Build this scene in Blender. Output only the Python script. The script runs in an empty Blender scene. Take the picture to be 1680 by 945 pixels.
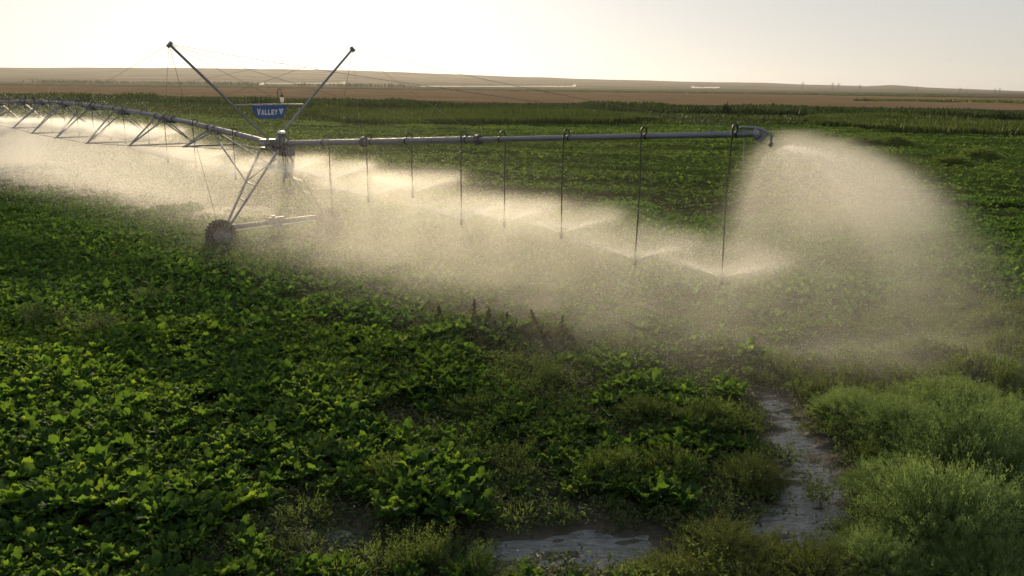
import bpy, math, random
import numpy as np
from mathutils import Vector, Matrix

rng = np.random.default_rng(7)
random.seed(7)
R = math.radians
scene = bpy.context.scene
COL = scene.collection

# ------------------------------------------------------------------ camera
F = 1350.0
H = 5.9
PITCH, ROLL = R(13.8), R(0.68)
CAM = np.array([0.0, 0.0, H])
fwd = np.array([0, math.cos(PITCH), -math.sin(PITCH)])
r0 = np.array([1.0, 0, 0])
u0 = np.array([0, math.sin(PITCH), math.cos(PITCH)])
rgt = math.cos(ROLL) * r0 + math.sin(ROLL) * u0
upv = -math.sin(ROLL) * r0 + math.cos(ROLL) * u0
cd = bpy.data.cameras.new('camera')
cam = bpy.data.objects.new('camera', cd)
COL.objects.link(cam)
cam.matrix_world = Matrix(((rgt[0], upv[0], -fwd[0], 0), (rgt[1], upv[1], -fwd[1], 0),
                           (rgt[2], upv[2], -fwd[2], H), (0, 0, 0, 1)))
cd.sensor_fit = 'HORIZONTAL'
cd.sensor_width = 36
cd.lens = 36 * F / 1680
cd.clip_start, cd.clip_end = 0.2, 40000
scene.camera = cam


def ray(x, y):
    return fwd + rgt * ((x - 840) / F) - upv * ((y - 472.5) / F)


def gnd(x, y, z=0.0):
    d = ray(x, y)
    k = (z - H) / d[2]
    return CAM + d * k


def gpoly(pts):
    return np.array([gnd(x, y)[:2] for x, y in pts])


def to_px(P):
    q = np.asarray(P) - CAM
    zc = q @ fwd
    return 840 + F * (q @ rgt) / zc, 472.5 - F * (q @ upv) / zc, zc


# the machine's own axes: d along the pipe (outwards), u across it, T = foot of the tower
T = np.array([-8.9, 30.8, 0.0])
D = np.array([0.72, -0.694, 0.0]); D /= np.linalg.norm(D)
U = np.array([-D[1], D[0], 0.0])
Z = np.array([0, 0, 1.0])


def P(t, w, z):
    return T + D * t + U * w + Z * z


def tz(x, y, w=0.0):
    d = ray(x, y)
    o = T + U * w
    k = ((o - CAM) @ U) / (d @ U)
    q = CAM + d * k - T
    return float(q @ D), float(q[2])


# ------------------------------------------------------------------ objects
def tag(o, label=None, cat=None, group=None, kind=None):
    if label: o['label'] = label
    if cat: o['category'] = cat
    if group: o['group'] = group
    if kind: o['kind'] = kind
    return o


def empty(name, loc=(0, 0, 0), parent=None):
    o = bpy.data.objects.new(name, None)
    o.empty_display_size = 0.3
    COL.objects.link(o)
    o.location = loc
    if parent: o.parent = parent
    return o


def mesh_np(name, V, Fq, mat, tint=None, smooth=False):
    """quads as an (n,4) array (or triangles (n,3))"""
    me = bpy.data.meshes.new(name)
    V = np.asarray(V, np.float32)
    Fq = np.asarray(Fq, np.int32)
    k = Fq.shape[1]
    me.vertices.add(len(V)); me.vertices.foreach_set('co', V.ravel())
    me.loops.add(Fq.size); me.loops.foreach_set('vertex_index', Fq.ravel())
    me.polygons.add(len(Fq))
    me.polygons.foreach_set('loop_start', np.arange(0, Fq.size, k, dtype=np.int32))
    me.polygons.foreach_set('loop_total', np.full(len(Fq), k, np.int32))
    if tint is not None:
        a = me.attributes.new('tint', 'FLOAT', 'POINT')
        a.data.foreach_set('value', np.asarray(tint, np.float32))
    me.update(calc_edges=True)
    me.polygons.foreach_set('use_smooth', np.full(len(Fq), smooth, bool))
    me.materials.append(mat)
    return me


def link(name, me, parent=None, loc=None):
    o = bpy.data.objects.new(name, me)
    COL.objects.link(o)
    if parent: o.parent = parent
    if loc is not None: o.location = loc
    return o


class MB:
    """collects tubes, boxes, discs; build() links them as one mesh object"""
    def __init__(s):
        s.v, s.f, s.sm = [], [], []

    def add(s, vs, fs, smooth=False):
        b = len(s.v)
        s.v += [tuple(map(float, p)) for p in vs]
        s.f += [tuple(i + b for i in q) for q in fs]
        s.sm += [smooth] * len(fs)
        return s

    def path(s, pts, r, n=8, cap=True):
        pts = [np.array(p, float) for p in pts]
        rs = r if hasattr(r, '__len__') else [r] * len(pts)
        vs, fs = [], []
        prev = None
        for i, p in enumerate(pts):
            a = pts[max(i - 1, 0)]; b = pts[min(i + 1, len(pts) - 1)]
            t = (b - a) / (np.linalg.norm(b - a) + 1e-9)
            if prev is None:
                ref = Z if abs(t[2]) < 0.9 else np.array([1.0, 0, 0])
                x = np.cross(t, ref)
            else:
                x = prev - t * (prev @ t)
            x /= np.linalg.norm(x); prev = x
            y = np.cross(t, x)
            for k in range(n):
                an = 2 * math.pi * k / n
                vs.append(p + (x * math.cos(an) + y * math.sin(an)) * rs[i])
        for i in range(len(pts) - 1):
            for k in range(n):
                k2 = (k + 1) % n
                fs.append((i * n + k, i * n + k2, (i + 1) * n + k2, (i + 1) * n + k))
        s.add(vs, fs, True)
        if cap:
            m = len(pts) - 1
            s.add([vs[k] for k in range(n)], [tuple(range(n - 1, -1, -1))])
            s.add([vs[m * n + k] for k in range(n)], [tuple(range(n))])
        return s

    def box(s, c, ax, ay, az):
        c, ax, ay, az = (np.array(q, float) for q in (c, ax, ay, az))
        vs = [c + ax * i + ay * j + az * k for k in (-1, 1) for j in (-1, 1) for i in (-1, 1)]
        return s.add(vs, [(0, 2, 3, 1), (4, 5, 7, 6), (0, 1, 5, 4), (2, 6, 7, 3), (0, 4, 6, 2), (1, 3, 7, 5)])

    def prism(s, poly, thick):
        """polygon of 3-D points, given thickness vector"""
        poly = [np.array(p, float) for p in poly]
        th = np.array(thick, float)
        n = len(poly)
        vs = [p - th for p in poly] + [p + th for p in poly]
        fs = [tuple(range(n - 1, -1, -1)), tuple(range(n, 2 * n))]
        fs += [(i, (i + 1) % n, n + (i + 1) % n, n + i) for i in range(n)]
        return s.add(vs, fs)

    def lathe(s, c, axis, prof, n=24, closed=False):
        """profile of (radius, along-axis) pairs turned about axis through c"""
        c = np.array(c, float); a = np.array(axis, float); a /= np.linalg.norm(a)
        ref = Z if abs(a[2]) < 0.9 else np.array([1.0, 0, 0])
        x = np.cross(a, ref); x /= np.linalg.norm(x); y = np.cross(a, x)
        vs, fs = [], []
        m = len(prof)
        for k in range(n):
            an = 2 * math.pi * k / n
            e = x * math.cos(an) + y * math.sin(an)
            for rr, h in prof:
                vs.append(c + e * rr + a * h)
        for k in range(n):
            k2 = (k + 1) % n
            for j in range(m if closed else m - 1):
                j2 = (j + 1) % m
                fs.append((k * m + j, k2 * m + j, k2 * m + j2, k * m + j2))
        return s.add(vs, fs, True)

    def build(s, name, mat, parent=None):
        me = bpy.data.meshes.new(name)
        o0 = np.array(parent_loc(parent))
        me.from_pydata([tuple(np.array(v) - o0) for v in s.v], [], s.f)
        me.polygons.foreach_set('use_smooth', np.array(s.sm, bool))
        me.materials.append(mat)
        return link(name, me, parent)


def parent_loc(o):
    p = np.zeros(3)
    while o is not None:
        p += np.array(o.location); o = o.parent
    return p


# ------------------------------------------------------------------ noise
def vnoise(x, y, seed=0):
    x = np.asarray(x, float); y = np.asarray(y, float)
    xi = np.floor(x).astype(np.int64); yi = np.floor(y).astype(np.int64)
    fx, fy = x - xi, y - yi
    fx = fx * fx * (3 - 2 * fx); fy = fy * fy * (3 - 2 * fy)

    def h(a, b):
        n = (a * 374761393 + b * 668265263 + seed * 974634777) & 0x7fffffff
        n = ((n ^ (n >> 13)) * 1274126177) & 0x7fffffff
        return ((n ^ (n >> 16)) & 0xffff) / 65535.0
    return ((h(xi, yi) * (1 - fx) + h(xi + 1, yi) * fx) * (1 - fy)
            + (h(xi, yi + 1) * (1 - fx) + h(xi + 1, yi + 1) * fx) * fy)


def fbm(x, y, seed=0, o=4):
    s = 0; a = 0.5; t = 0
    for i in range(o):
        s = s + a * vnoise(x * 2 ** i, y * 2 ** i, seed + i); t += a; a *= 0.5
    return s / t


def seg_dist(x, y, pl):
    """distance to a polyline and the position (0..1) along it"""
    best = np.full(np.shape(x), 1e9); par = np.zeros(np.shape(x))
    n = len(pl) - 1
    for i in range(n):
        a, b = pl[i], pl[i + 1]
        ab = b - a
        t = np.clip(((x - a[0]) * ab[0] + (y - a[1]) * ab[1]) / (ab @ ab), 0, 1)
        d = np.hypot(x - a[0] - t * ab[0], y - a[1] - t * ab[1])
        m = d < best
        best = np.where(m, d, best); par = np.where(m, (i + t) / n, par)
    return best, par


def inside(x, y, poly):
    r = np.zeros(np.shape(x), bool)
    n = len(poly)
    for i in range(n):
        x1, y1 = poly[i]; x2, y2 = poly[(i + 1) % n]
        c = ((y1 > y) != (y2 > y))
        with np.errstate(divide='ignore', invalid='ignore'):
            xx = (x2 - x1) * (y - y1) / (y2 - y1 + 1e-12) + x1
        r ^= c & (x < xx)
    return r


# ------------------------------------------------------------------ materials
def nodes(name):
    m = bpy.data.materials.new(name)
    m.use_nodes = True
    nt = m.node_tree
    nt.nodes.clear()
    return m, nt, nt.nodes.new('ShaderNodeOutputMaterial')


def N(nt, t, **kw):
    n = nt.nodes.new(t)
    for k, v in kw.items():
        if k in n.inputs: n.inputs[k].default_value = v
        else: setattr(n, k, v)
    return n


def ramp(nt, fac, stops):
    r = nt.nodes.new('ShaderNodeValToRGB')
    e = r.color_ramp.elements
    while len(e) < len(stops): e.new(0.5)
    for i, (p, c) in enumerate(stops):
        e[i].position = p; e[i].color = (*c, 1)
    nt.links.new(fac, r.inputs[0])
    return r.outputs[0]


def leaf_mat(name, dark, mid, light, trans=0.5, tcol=(1.6, 1.5, 0.5), rough=0.45, spec=0.35, veins=False, obj_random=True):
    m, nt, out = nodes(name)
    at = N(nt, 'ShaderNodeAttribute'); at.attribute_name = 'tint'
    fac = at.outputs['Fac']
    if obj_random:
        oi = nt.nodes.new('ShaderNodeObjectInfo')
        a1 = N(nt, 'ShaderNodeMath', operation='MULTIPLY_ADD'); nt.links.new(oi.outputs['Random'], a1.inputs[0])
        a1.inputs[1].default_value = 0.3; a1.inputs[2].default_value = -0.15
        a2 = N(nt, 'ShaderNodeMath', operation='ADD'); nt.links.new(fac, a2.inputs[0]); nt.links.new(a1.outputs[0], a2.inputs[1])
        fac = a2.outputs[0]
    col = ramp(nt, fac, [(0.0, dark), (0.5, mid), (1.0, light)])
    pb = N(nt, 'ShaderNodeBsdfPrincipled', Roughness=rough)
    pb.inputs['Specular IOR Level'].default_value = spec
    nt.links.new(col, pb.inputs['Base Color'])
    if veins:
        tc = nt.nodes.new('ShaderNodeTexCoord')
        nz = N(nt, 'ShaderNodeTexNoise', Scale=38.0, Detail=3.0)
        nt.links.new(tc.outputs['Object'], nz.inputs['Vector'])
        bp = N(nt, 'ShaderNodeBump', Strength=0.55, Distance=0.02)
        nt.links.new(nz.outputs['Fac'], bp.inputs['Height'])
        nt.links.new(bp.outputs[0], pb.inputs['Normal'])
    tr = nt.nodes.new('ShaderNodeBsdfTranslucent')
    mu = N(nt, 'ShaderNodeMix', data_type='RGBA', blend_type='MULTIPLY')
    mu.inputs[0].default_value = 1.0
    nt.links.new(col, mu.inputs[6]); mu.inputs[7].default_value = (*tcol, 1)
    nt.links.new(mu.outputs[2], tr.inputs['Color'])
    mx = N(nt, 'ShaderNodeMixShader'); mx.inputs[0].default_value = trans
    nt.links.new(pb.outputs[0], mx.inputs[1]); nt.links.new(tr.outputs[0], mx.inputs[2])
    nt.links.new(mx.outputs[0], out.inputs['Surface'])
    return m


def metal_mat(name, col, rough=0.45, metallic=0.6, dirt=0.25):
    m, nt, out = nodes(name)
    tc = nt.nodes.new('ShaderNodeTexCoord')
    nz = N(nt, 'ShaderNodeTexNoise', Scale=3.0, Detail=6.0)
    nt.links.new(tc.outputs['Object'], nz.inputs['Vector'])
    c = ramp(nt, nz.outputs['Fac'], [(0.3, tuple(x * (1 - dirt) for x in col)), (0.7, col)])
    pb = N(nt, 'ShaderNodeBsdfPrincipled', Metallic=metallic)
    nt.links.new(c, pb.inputs['Base Color'])
    rr = N(nt, 'ShaderNodeMapRange'); rr.inputs[3].default_value = rough - 0.1; rr.inputs[4].default_value = rough + 0.15
    nt.links.new(nz.outputs['Fac'], rr.inputs[0]); nt.links.new(rr.outputs[0], pb.inputs['Roughness'])
    nt.links.new(pb.outputs[0], out.inputs['Surface'])
    return m


def plain_mat(name, col, rough=0.6, metallic=0.0):
    return metal_mat(name, col, rough, metallic, 0.15)


M_GALV = metal_mat('galvanised_steel', (0.22, 0.235, 0.27), 0.52, 0.6)
M_STEEL = metal_mat('weathered_steel', (0.28, 0.29, 0.31), 0.5, 0.7)
M_HOSE = plain_mat('black_hose', (0.02, 0.022, 0.02), 0.5)
M_BRACKET = metal_mat('dark_steel', (0.10, 0.105, 0.115), 0.55, 0.5)
M_RUBBER = plain_mat('tyre_rubber', (0.035, 0.032, 0.03), 0.85)
M_NOZ = plain_mat('nozzle_plastic', (0.30, 0.27, 0.22), 0.45)
M_SIGN = plain_mat('blue_sign_paint', (0.010, 0.085, 0.30), 0.5)
M_LET = plain_mat('white_lettering', (0.75, 0.78, 0.8), 0.5)
M_CAP = plain_mat('white_cap', (0.8, 0.8, 0.78), 0.3)
M_BOX = plain_mat('grey_box_paint', (0.13, 0.14, 0.16), 0.5)
M_CABLE = metal_mat('guy_cable', (0.16, 0.16, 0.16), 0.5, 0.5)
M_PYLON = metal_mat('pylon_steel', (0.2, 0.2, 0.2), 0.6, 0.3)

M_BEET = leaf_mat('beet_leaf', (0.028, 0.064, 0.024), (0.050, 0.114, 0.036), (0.120, 0.195, 0.046), 0.6, (3.0, 2.45, 0.65), 0.6, 0.08, veins=True)
M_BEETF = leaf_mat('beet_leaf_mid', (0.027, 0.062, 0.023), (0.048, 0.106, 0.034), (0.088, 0.165, 0.048), 0.55, (2.35, 2.15, 0.75), 0.65, 0.07, obj_random=False)
M_BEETD = leaf_mat('beet_leaf_distant', (0.029, 0.057, 0.022), (0.055, 0.102, 0.036), (0.105, 0.165, 0.054), 0.52, (2.1, 2.0, 0.8), 0.7, 0.05, obj_random=False)
M_KOCHIA = leaf_mat('kochia_leaf', (0.085, 0.122, 0.058), (0.135, 0.185, 0.086), (0.21, 0.27, 0.125), 0.55, (1.65, 1.75, 1.0), 0.6, 0.15)
M_BROWNW = leaf_mat('drying_weed_leaf', (0.06, 0.075, 0.032), (0.095, 0.118, 0.050), (0.145, 0.165, 0.075), 0.52, (1.6, 1.6, 0.85), 0.7, 0.1)
M_WEED = leaf_mat('weed_leaf', (0.050, 0.076, 0.028), (0.082, 0.122, 0.044), (0.125, 0.175, 0.065), 0.55, (1.9, 1.8, 0.85), 0.6, 0.2)
M_REED = leaf_mat('reed_leaf', (0.020, 0.036, 0.011), (0.042, 0.070, 0.020), (0.075, 0.11, 0.03), 0.4, (1.5, 1.4, 0.7), 0.6, 0.15)
M_DARKV = leaf_mat('dark_belt_leaf', (0.020, 0.038, 0.014), (0.036, 0.060, 0.022), (0.062, 0.090, 0.032), 0.4, (1.4, 1.4, 0.8), 0.7, 0.1)
M_STEM = plain_mat('weed_stem', (0.06, 0.075, 0.03), 0.7)
M_DOCK = leaf_mat('dock_seed', (0.045, 0.045, 0.024), (0.075, 0.072, 0.038), (0.11, 0.10, 0.055), 0.6, (1.25, 1.35, 0.8), 0.8, 0.1)


def ground_mat():
    m, nt, out = nodes('damp_soil')
    g = nt.nodes.new('ShaderNodeNewGeometry')
    sep = nt.nodes.new('ShaderNodeSeparateXYZ'); nt.links.new(g.outputs['Position'], sep.inputs[0])
    n1 = N(nt, 'ShaderNodeTexNoise', Scale=6.0, Detail=8.0, Roughness=0.65); nt.links.new(g.outputs['Position'], n1.inputs['Vector'])
    soil = ramp(nt, n1.outputs['Fac'], [(0.3, (0.022, 0.019, 0.014)), (0.55, (0.045, 0.038, 0.027)), (0.75, (0.075, 0.064, 0.047))])
    n2 = N(nt, 'ShaderNodeTexNoise', Scale=0.035, Detail=7.0, Roughness=0.6); nt.links.new(g.outputs['Position'], n2.inputs['Vector'])
    grass = ramp(nt, n2.outputs['Fac'], [(0.3, (0.030, 0.045, 0.014)), (0.5, (0.055, 0.072, 0.022)), (0.7, (0.095, 0.092, 0.036))])
    n3 = N(nt, 'ShaderNodeTexNoise', Scale=0.0028, Detail=6.0, Roughness=0.6)
    mp = N(nt, 'ShaderNodeMapping'); mp.inputs['Scale'].default_value = (0.35, 1.6, 1)
    nt.links.new(g.outputs['Position'], mp.inputs['Vector']); nt.links.new(mp.outputs[0], n3.inputs['Vector'])
    farc = ramp(nt, n3.outputs['Fac'], [(0.35, (0.05, 0.055, 0.03)), (0.47, (0.085, 0.085, 0.045)), (0.52, (0.13, 0.11, 0.07)), (0.62, (0.18, 0.145, 0.10))])
    mr1 = N(nt, 'ShaderNodeMapRange'); nt.links.new(sep.outputs[1], mr1.inputs[0]); mr1.inputs[1].default_value = 20; mr1.inputs[2].default_value = 55
    mr2 = N(nt, 'ShaderNodeMapRange'); nt.links.new(sep.outputs[1], mr2.inputs[0]); mr2.inputs[1].default_value = 330; mr2.inputs[2].default_value = 700
    a = N(nt, 'ShaderNodeMix', data_type='RGBA'); nt.links.new(mr1.outputs[0], a.inputs[0]); nt.links.new(soil, a.inputs[6]); nt.links.new(grass, a.inputs[7])
    b = N(nt, 'ShaderNodeMix', data_type='RGBA'); nt.links.new(mr2.outputs[0], b.inputs[0]); nt.links.new(a.outputs[2], b.inputs[6]); nt.links.new(farc, b.inputs[7])
    pb = nt.nodes.new('ShaderNodeBsdfPrincipled')
    sp = N(nt, 'ShaderNodeMapRange'); nt.links.new(sep.outputs[1], sp.inputs[0])
    sp.inputs[1].default_value = 22; sp.inputs[2].default_value = 40; sp.inputs[3].default_value = 0.4; sp.inputs[4].default_value = 0.0
    nt.links.new(sp.outputs[0], pb.inputs['Specular IOR Level'])
    wet = N(nt, 'ShaderNodeMapRange'); nt.links.new(sep.outputs[2], wet.inputs[0])   # soil near the water line is soaked
    wet.inputs[1].default_value = 0.006; wet.inputs[2].default_value = 0.05; wet.inputs[3].default_value = 0.22; wet.inputs[4].default_value = 0.85
    nt.links.new(wet.outputs[0], pb.inputs['Roughness'])
    nt.links.new(b.outputs[2], pb.inputs['Base Color'])
    bp = N(nt, 'ShaderNodeBump', Strength=0.6, Distance=0.05); nt.links.new(n1.outputs['Fac'], bp.inputs['Height']); nt.links.new(bp.outputs[0], pb.inputs['Normal'])
    nt.links.new(pb.outputs[0], out.inputs['Surface'])
    return m


def water_mat():
    m, nt, out = nodes('sky_tinted_muddy_water')
    g = nt.nodes.new('ShaderNodeNewGeometry')
    n1 = N(nt, 'ShaderNodeTexNoise', Scale=14.0, Detail=4.0, Roughness=0.6); nt.links.new(g.outputs['Position'], n1.inputs['Vector'])
    pb = N(nt, 'ShaderNodeBsdfPrincipled', Roughness=0.12, IOR=1.33)
    n2 = N(nt, 'ShaderNodeTexNoise', Scale=5.0, Detail=9.0, Roughness=0.75)
    mp = N(nt, 'ShaderNodeMapping'); mp.inputs['Scale'].default_value = (0.7, 2.8, 1)
    nt.links.new(g.outputs['Position'], mp.inputs['Vector']); nt.links.new(mp.outputs[0], n2.inputs['Vector'])
    nt.links.new(ramp(nt, n2.outputs['Fac'], [(0.34, (0.065, 0.064, 0.058)), (0.50, (0.150, 0.160, 0.166)), (0.68, (0.24, 0.262, 0.275))]), pb.inputs['Base Color'])  # mud streaks between pale blue-greys that put the sky's reflection into the colour
    bp = N(nt, 'ShaderNodeBump', Strength=0.8, Distance=0.03); nt.links.new(n1.outputs['Fac'], bp.inputs['Height']); nt.links.new(bp.outputs[0], pb.inputs['Normal'])
    nt.links.new(pb.outputs[0], out.inputs['Surface'])
    return m


def noise_diff(name, stops, scale, stretch=(1, 1, 1), detail=6.0, rough=0.9, trans=0.0):
    m, nt, out = nodes(name)
    g = nt.nodes.new('ShaderNodeNewGeometry')
    mp = N(nt, 'ShaderNodeMapping'); mp.inputs['Scale'].default_value = stretch
    nt.links.new(g.outputs['Position'], mp.inputs['Vector'])
    n1 = N(nt, 'ShaderNodeTexNoise', Scale=scale, Detail=detail, Roughness=0.65); nt.links.new(mp.outputs[0], n1.inputs['Vector'])
    c = ramp(nt, n1.outputs['Fac'], stops)
    pb = N(nt, 'ShaderNodeBsdfDiffuse'); nt.links.new(c, pb.inputs['Color'])
    sh = pb.outputs[0]
    if trans:
        tr = nt.nodes.new('ShaderNodeBsdfTranslucent'); nt.links.new(c, tr.inputs['Color'])
        mx = N(nt, 'ShaderNodeMixShader'); mx.inputs[0].default_value = trans
        nt.links.new(sh, mx.inputs[1]); nt.links.new(tr.outputs[0], mx.inputs[2]); sh = mx.outputs[0]
    nt.links.new(sh, out.inputs['Surface'])
    return m


def droplet_mat(name='water_droplets', col=(0.98, 0.97, 0.95)):
    m, nt, out = nodes(name)
    tr = nt.nodes.new('ShaderNodeBsdfTranslucent'); tr.inputs['Color'].default_value = (*col, 1)
    df = nt.nodes.new('ShaderNodeBsdfDiffuse'); df.inputs['Color'].default_value = (*col, 1)
    mx = N(nt, 'ShaderNodeMixShader'); mx.inputs[0].default_value = 0.92
    nt.links.new(df.outputs[0], mx.inputs[1]); nt.links.new(tr.outputs[0], mx.inputs[2])
    nt.links.new(mx.outputs[0], out.inputs['Surface'])
    return m


M_GROUND = ground_mat()
M_WATER = water_mat()
M_DROP = droplet_mat()
M_HILL = noise_diff('hill_grass', [(0.36, (0.06, 0.058, 0.035)), (0.47, (0.11, 0.095, 0.06)), (0.53, (0.15, 0.125, 0.085)), (0.66, (0.22, 0.185, 0.14))], 0.004, (0.5, 1.2, 1))
M_WHEAT = noise_diff('ripe_wheat', [(0.3, (0.32, 0.215, 0.125)), (0.5, (0.42, 0.29, 0.175)), (0.72, (0.50, 0.365, 0.23))], 0.05, (0.25, 1, 1), 8.0, trans=0.45)

# ------------------------------------------------------------------ ground layout
STREAM = gpoly([(1258, 645), (1280, 690), (1318, 745), (1345, 800), (1325, 850), (1280, 890)])
RUT = gpoly([(500, 850), (540, 885), (600, 905), (700, 905), (800, 905), (900, 900), (1000, 905), (1100, 900), (1240, 885), (1300, 865)])
RUT2 = gpoly([(640, 690), (720, 720), (800, 690)])
WEEDZONE = gpoly([(1235, 640), (1330, 560), (1450, 505), (1560, 478), (1690, 520), (1900, 600), (2000, 1100), (1040, 1100), (1110, 900), (1215, 760)])


def rut_depth(x, y):
    d1, p1 = seg_dist(x, y, STREAM)
    w1 = 0.26 + 0.46 * np.clip(p1 * 1.6, 0, 1)
    d2, p2 = seg_dist(x, y, RUT)
    w2 = 0.30 + 0.22 * np.exp(-((p2 - 0.62) / 0.14) ** 2)
    a = np.clip(1.35 - d1 / w1, 0, 1) * 1.06
    b = np.clip(1.5 - d2 / w2, 0, 1) * np.where((p2 > 0.40) & (p2 < 0.75), 1.10, np.where((p2 > 0.05) & (p2 < 0.25), 1.1, 0.62))
    return np.maximum(a, b)


def gz(x, y):
    n = 0.05 * (fbm(x * 1.3, y * 1.3, 3) - 0.5) + 0.035 * (fbm(x * 6, y * 6, 9, 3) - 0.5)
    fade = np.clip((60 - np.hypot(x, y)) / 30, 0, 1)
    streak = 0.10 * (fbm(x * 1.6 + y * 0.4, y * 8 - x * 1.2, 21, 2) - 0.45)
    rd = rut_depth(x, y)
    return fade * (0.075 + n - 0.085 * rd + np.where(rd > 0.2, streak * 1.1, 0))


def axis_pts(lo, hi, step, far_lo, far_hi, ratio=1.13):
    mid = list(np.arange(lo, hi + step * 0.5, step))
    out = []; s = step; v = mid[-1]
    while v < far_hi:
        s *= ratio; v += s; out.append(v)
    pre = []; s = step; v = mid[0]
    while v > far_lo:
        s *= ratio; v -= s; pre.append(v)
    return np.array(pre[::-1] + mid + out)


xs = axis_pts(-9, 9.5, 0.06, -8000, 8000)
ys = axis_pts(7.5, 21, 0.06, -300, 8000)
X, Y = np.meshgrid(xs, ys)
Zg = gz(X, Y)
nx, ny = len(xs), len(ys)
idx = np.arange(nx * ny).reshape(ny, nx)
FQ = np.stack([idx[:-1, :-1], idx[:-1, 1:], idx[1:, 1:], idx[1:, :-1]], -1).reshape(-1, 4)
me = mesh_np('ground', np.stack([X, Y, Zg], -1).reshape(-1, 3), FQ, M_GROUND, smooth=True)
tag(link('ground', me), kind='structure')

# water lies level in the low ground; the soil's own bumps make its shore
wx = np.arange(-6, 7.01, 0.25); wy = np.arange(8.0, 17.01, 0.25)
WX, WY = np.meshgrid(wx, wy)
cells = []
for j in range(len(wy) - 1):
    for i in range(len(wx) - 1):
        cx, cy = wx[i] + 0.125, wy[j] + 0.125
        if rut_depth(cx, cy) > 0.02 or rut_depth(cx + 0.2, cy) > 0.02 or rut_depth(cx - 0.2, cy) > 0.02:
            b = j * len(wx) + i
            cells.append((b, b + 1, b + 1 + len(wx), b + len(wx)))
me = mesh_np('water', np.stack([WX, WY, np.full_like(WX, 0.004)], -1).reshape(-1, 3), cells, M_WATER)
tag(link('water', me), kind='structure')

# hills: ridges on the skyline as terrain
AZ = [-60, -40, -31.9, -21.8, -11.7, -8, -3.4, 2.5, 6.8, 12.9, 16.9, 18.8, 22.5, 24, 26, 31.9, 40, 60]
HT = [60, 85, 88, 114, 114, 108, 90, 74, 64, 56, 52, 44, 35, 46, 31, 10, 6, 4]
na, nr = 420, 26
az = np.linspace(-60, 60, na)
ht = np.interp(az, AZ, HT)
rr = np.linspace(0, 1, nr)
V = np.zeros((nr, na, 3))
for j, q in enumerate(rr):
    rad = 2600 + q * 4900
    prof = np.where(q < 0.86, (q / 0.86) ** 1.7, 1 - ((q - 0.86) / 0.14) ** 2 * 1.2)
    ax = np.radians(az)
    xx, yy = np.sin(ax) * rad, np.cos(ax) * rad
    h = ht * prof * (0.93 + 0.14 * fbm(xx / 700, yy / 700, 5)) + (fbm(xx / 260, yy / 260, 8) - 0.5) * 7 * prof - 1.5
    V[j] = np.stack([xx, yy, h], -1)
idx = np.arange(nr * na).reshape(nr, na)
FQ = np.stack([idx[:-1, :-1], idx[:-1, 1:], idx[1:, 1:], idx[1:, :-1]], -1).reshape(-1, 4)
tag(link('hills', mesh_np('hills', V.reshape(-1, 3), FQ, M_HILL, smooth=True)), kind='structure')

# ripe wheat field beyond the crop
WH = gpoly([(-260, 156), (0, 157), (420, 163), (840, 173), (1260, 178), (1680, 185), (2000, 191)])
WB = gpoly([(-260, 139.5), (0, 141.5), (420, 146), (840, 150.5), (1260, 156), (1680, 163), (2000, 168)])
nu, nv = 260, 60
uu = np.linspace(0, 1, nu)
f1 = np.stack([np.interp(uu, np.linspace(0, 1, len(WH)), WH[:, k]) for k in (0, 1)], -1)
f2 = np.stack([np.interp(uu, np.linspace(0, 1, len(WB)), WB[:, k]) for k in (0, 1)], -1)
V = []
for j in range(nv):
    q = (j / (nv - 1)) ** 2
    p = f1 * (1 - q) + f2 * q
    z = 0.75 + 0.5 * (fbm(p[:, 0] / 9, p[:, 1] / 9, 31) - 0.4)
    if j in (0, nv - 1): z = np.full(nu, -0.1)
    V.append(np.column_stack([p, z]))
    if j == 0: V.append(np.column_stack([p + np.array([0, 0.4]), 0.7 + 0.5 * (fbm(p[:, 0] / 4, p[:, 1] / 4, 32) - 0.4)]))
V = np.array(V); nrow = len(V)
idx = np.arange(nrow * nu).reshape(nrow, nu)
FQ = np.stack([idx[:-1, :-1], idx[:-1, 1:], idx[1:, 1:], idx[1:, :-1]], -1).reshape(-1, 4)
tag(link('wheat_field', mesh_np('wheat_field', V.reshape(-1, 3), FQ, M_WHEAT)), kind='stuff')


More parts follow.
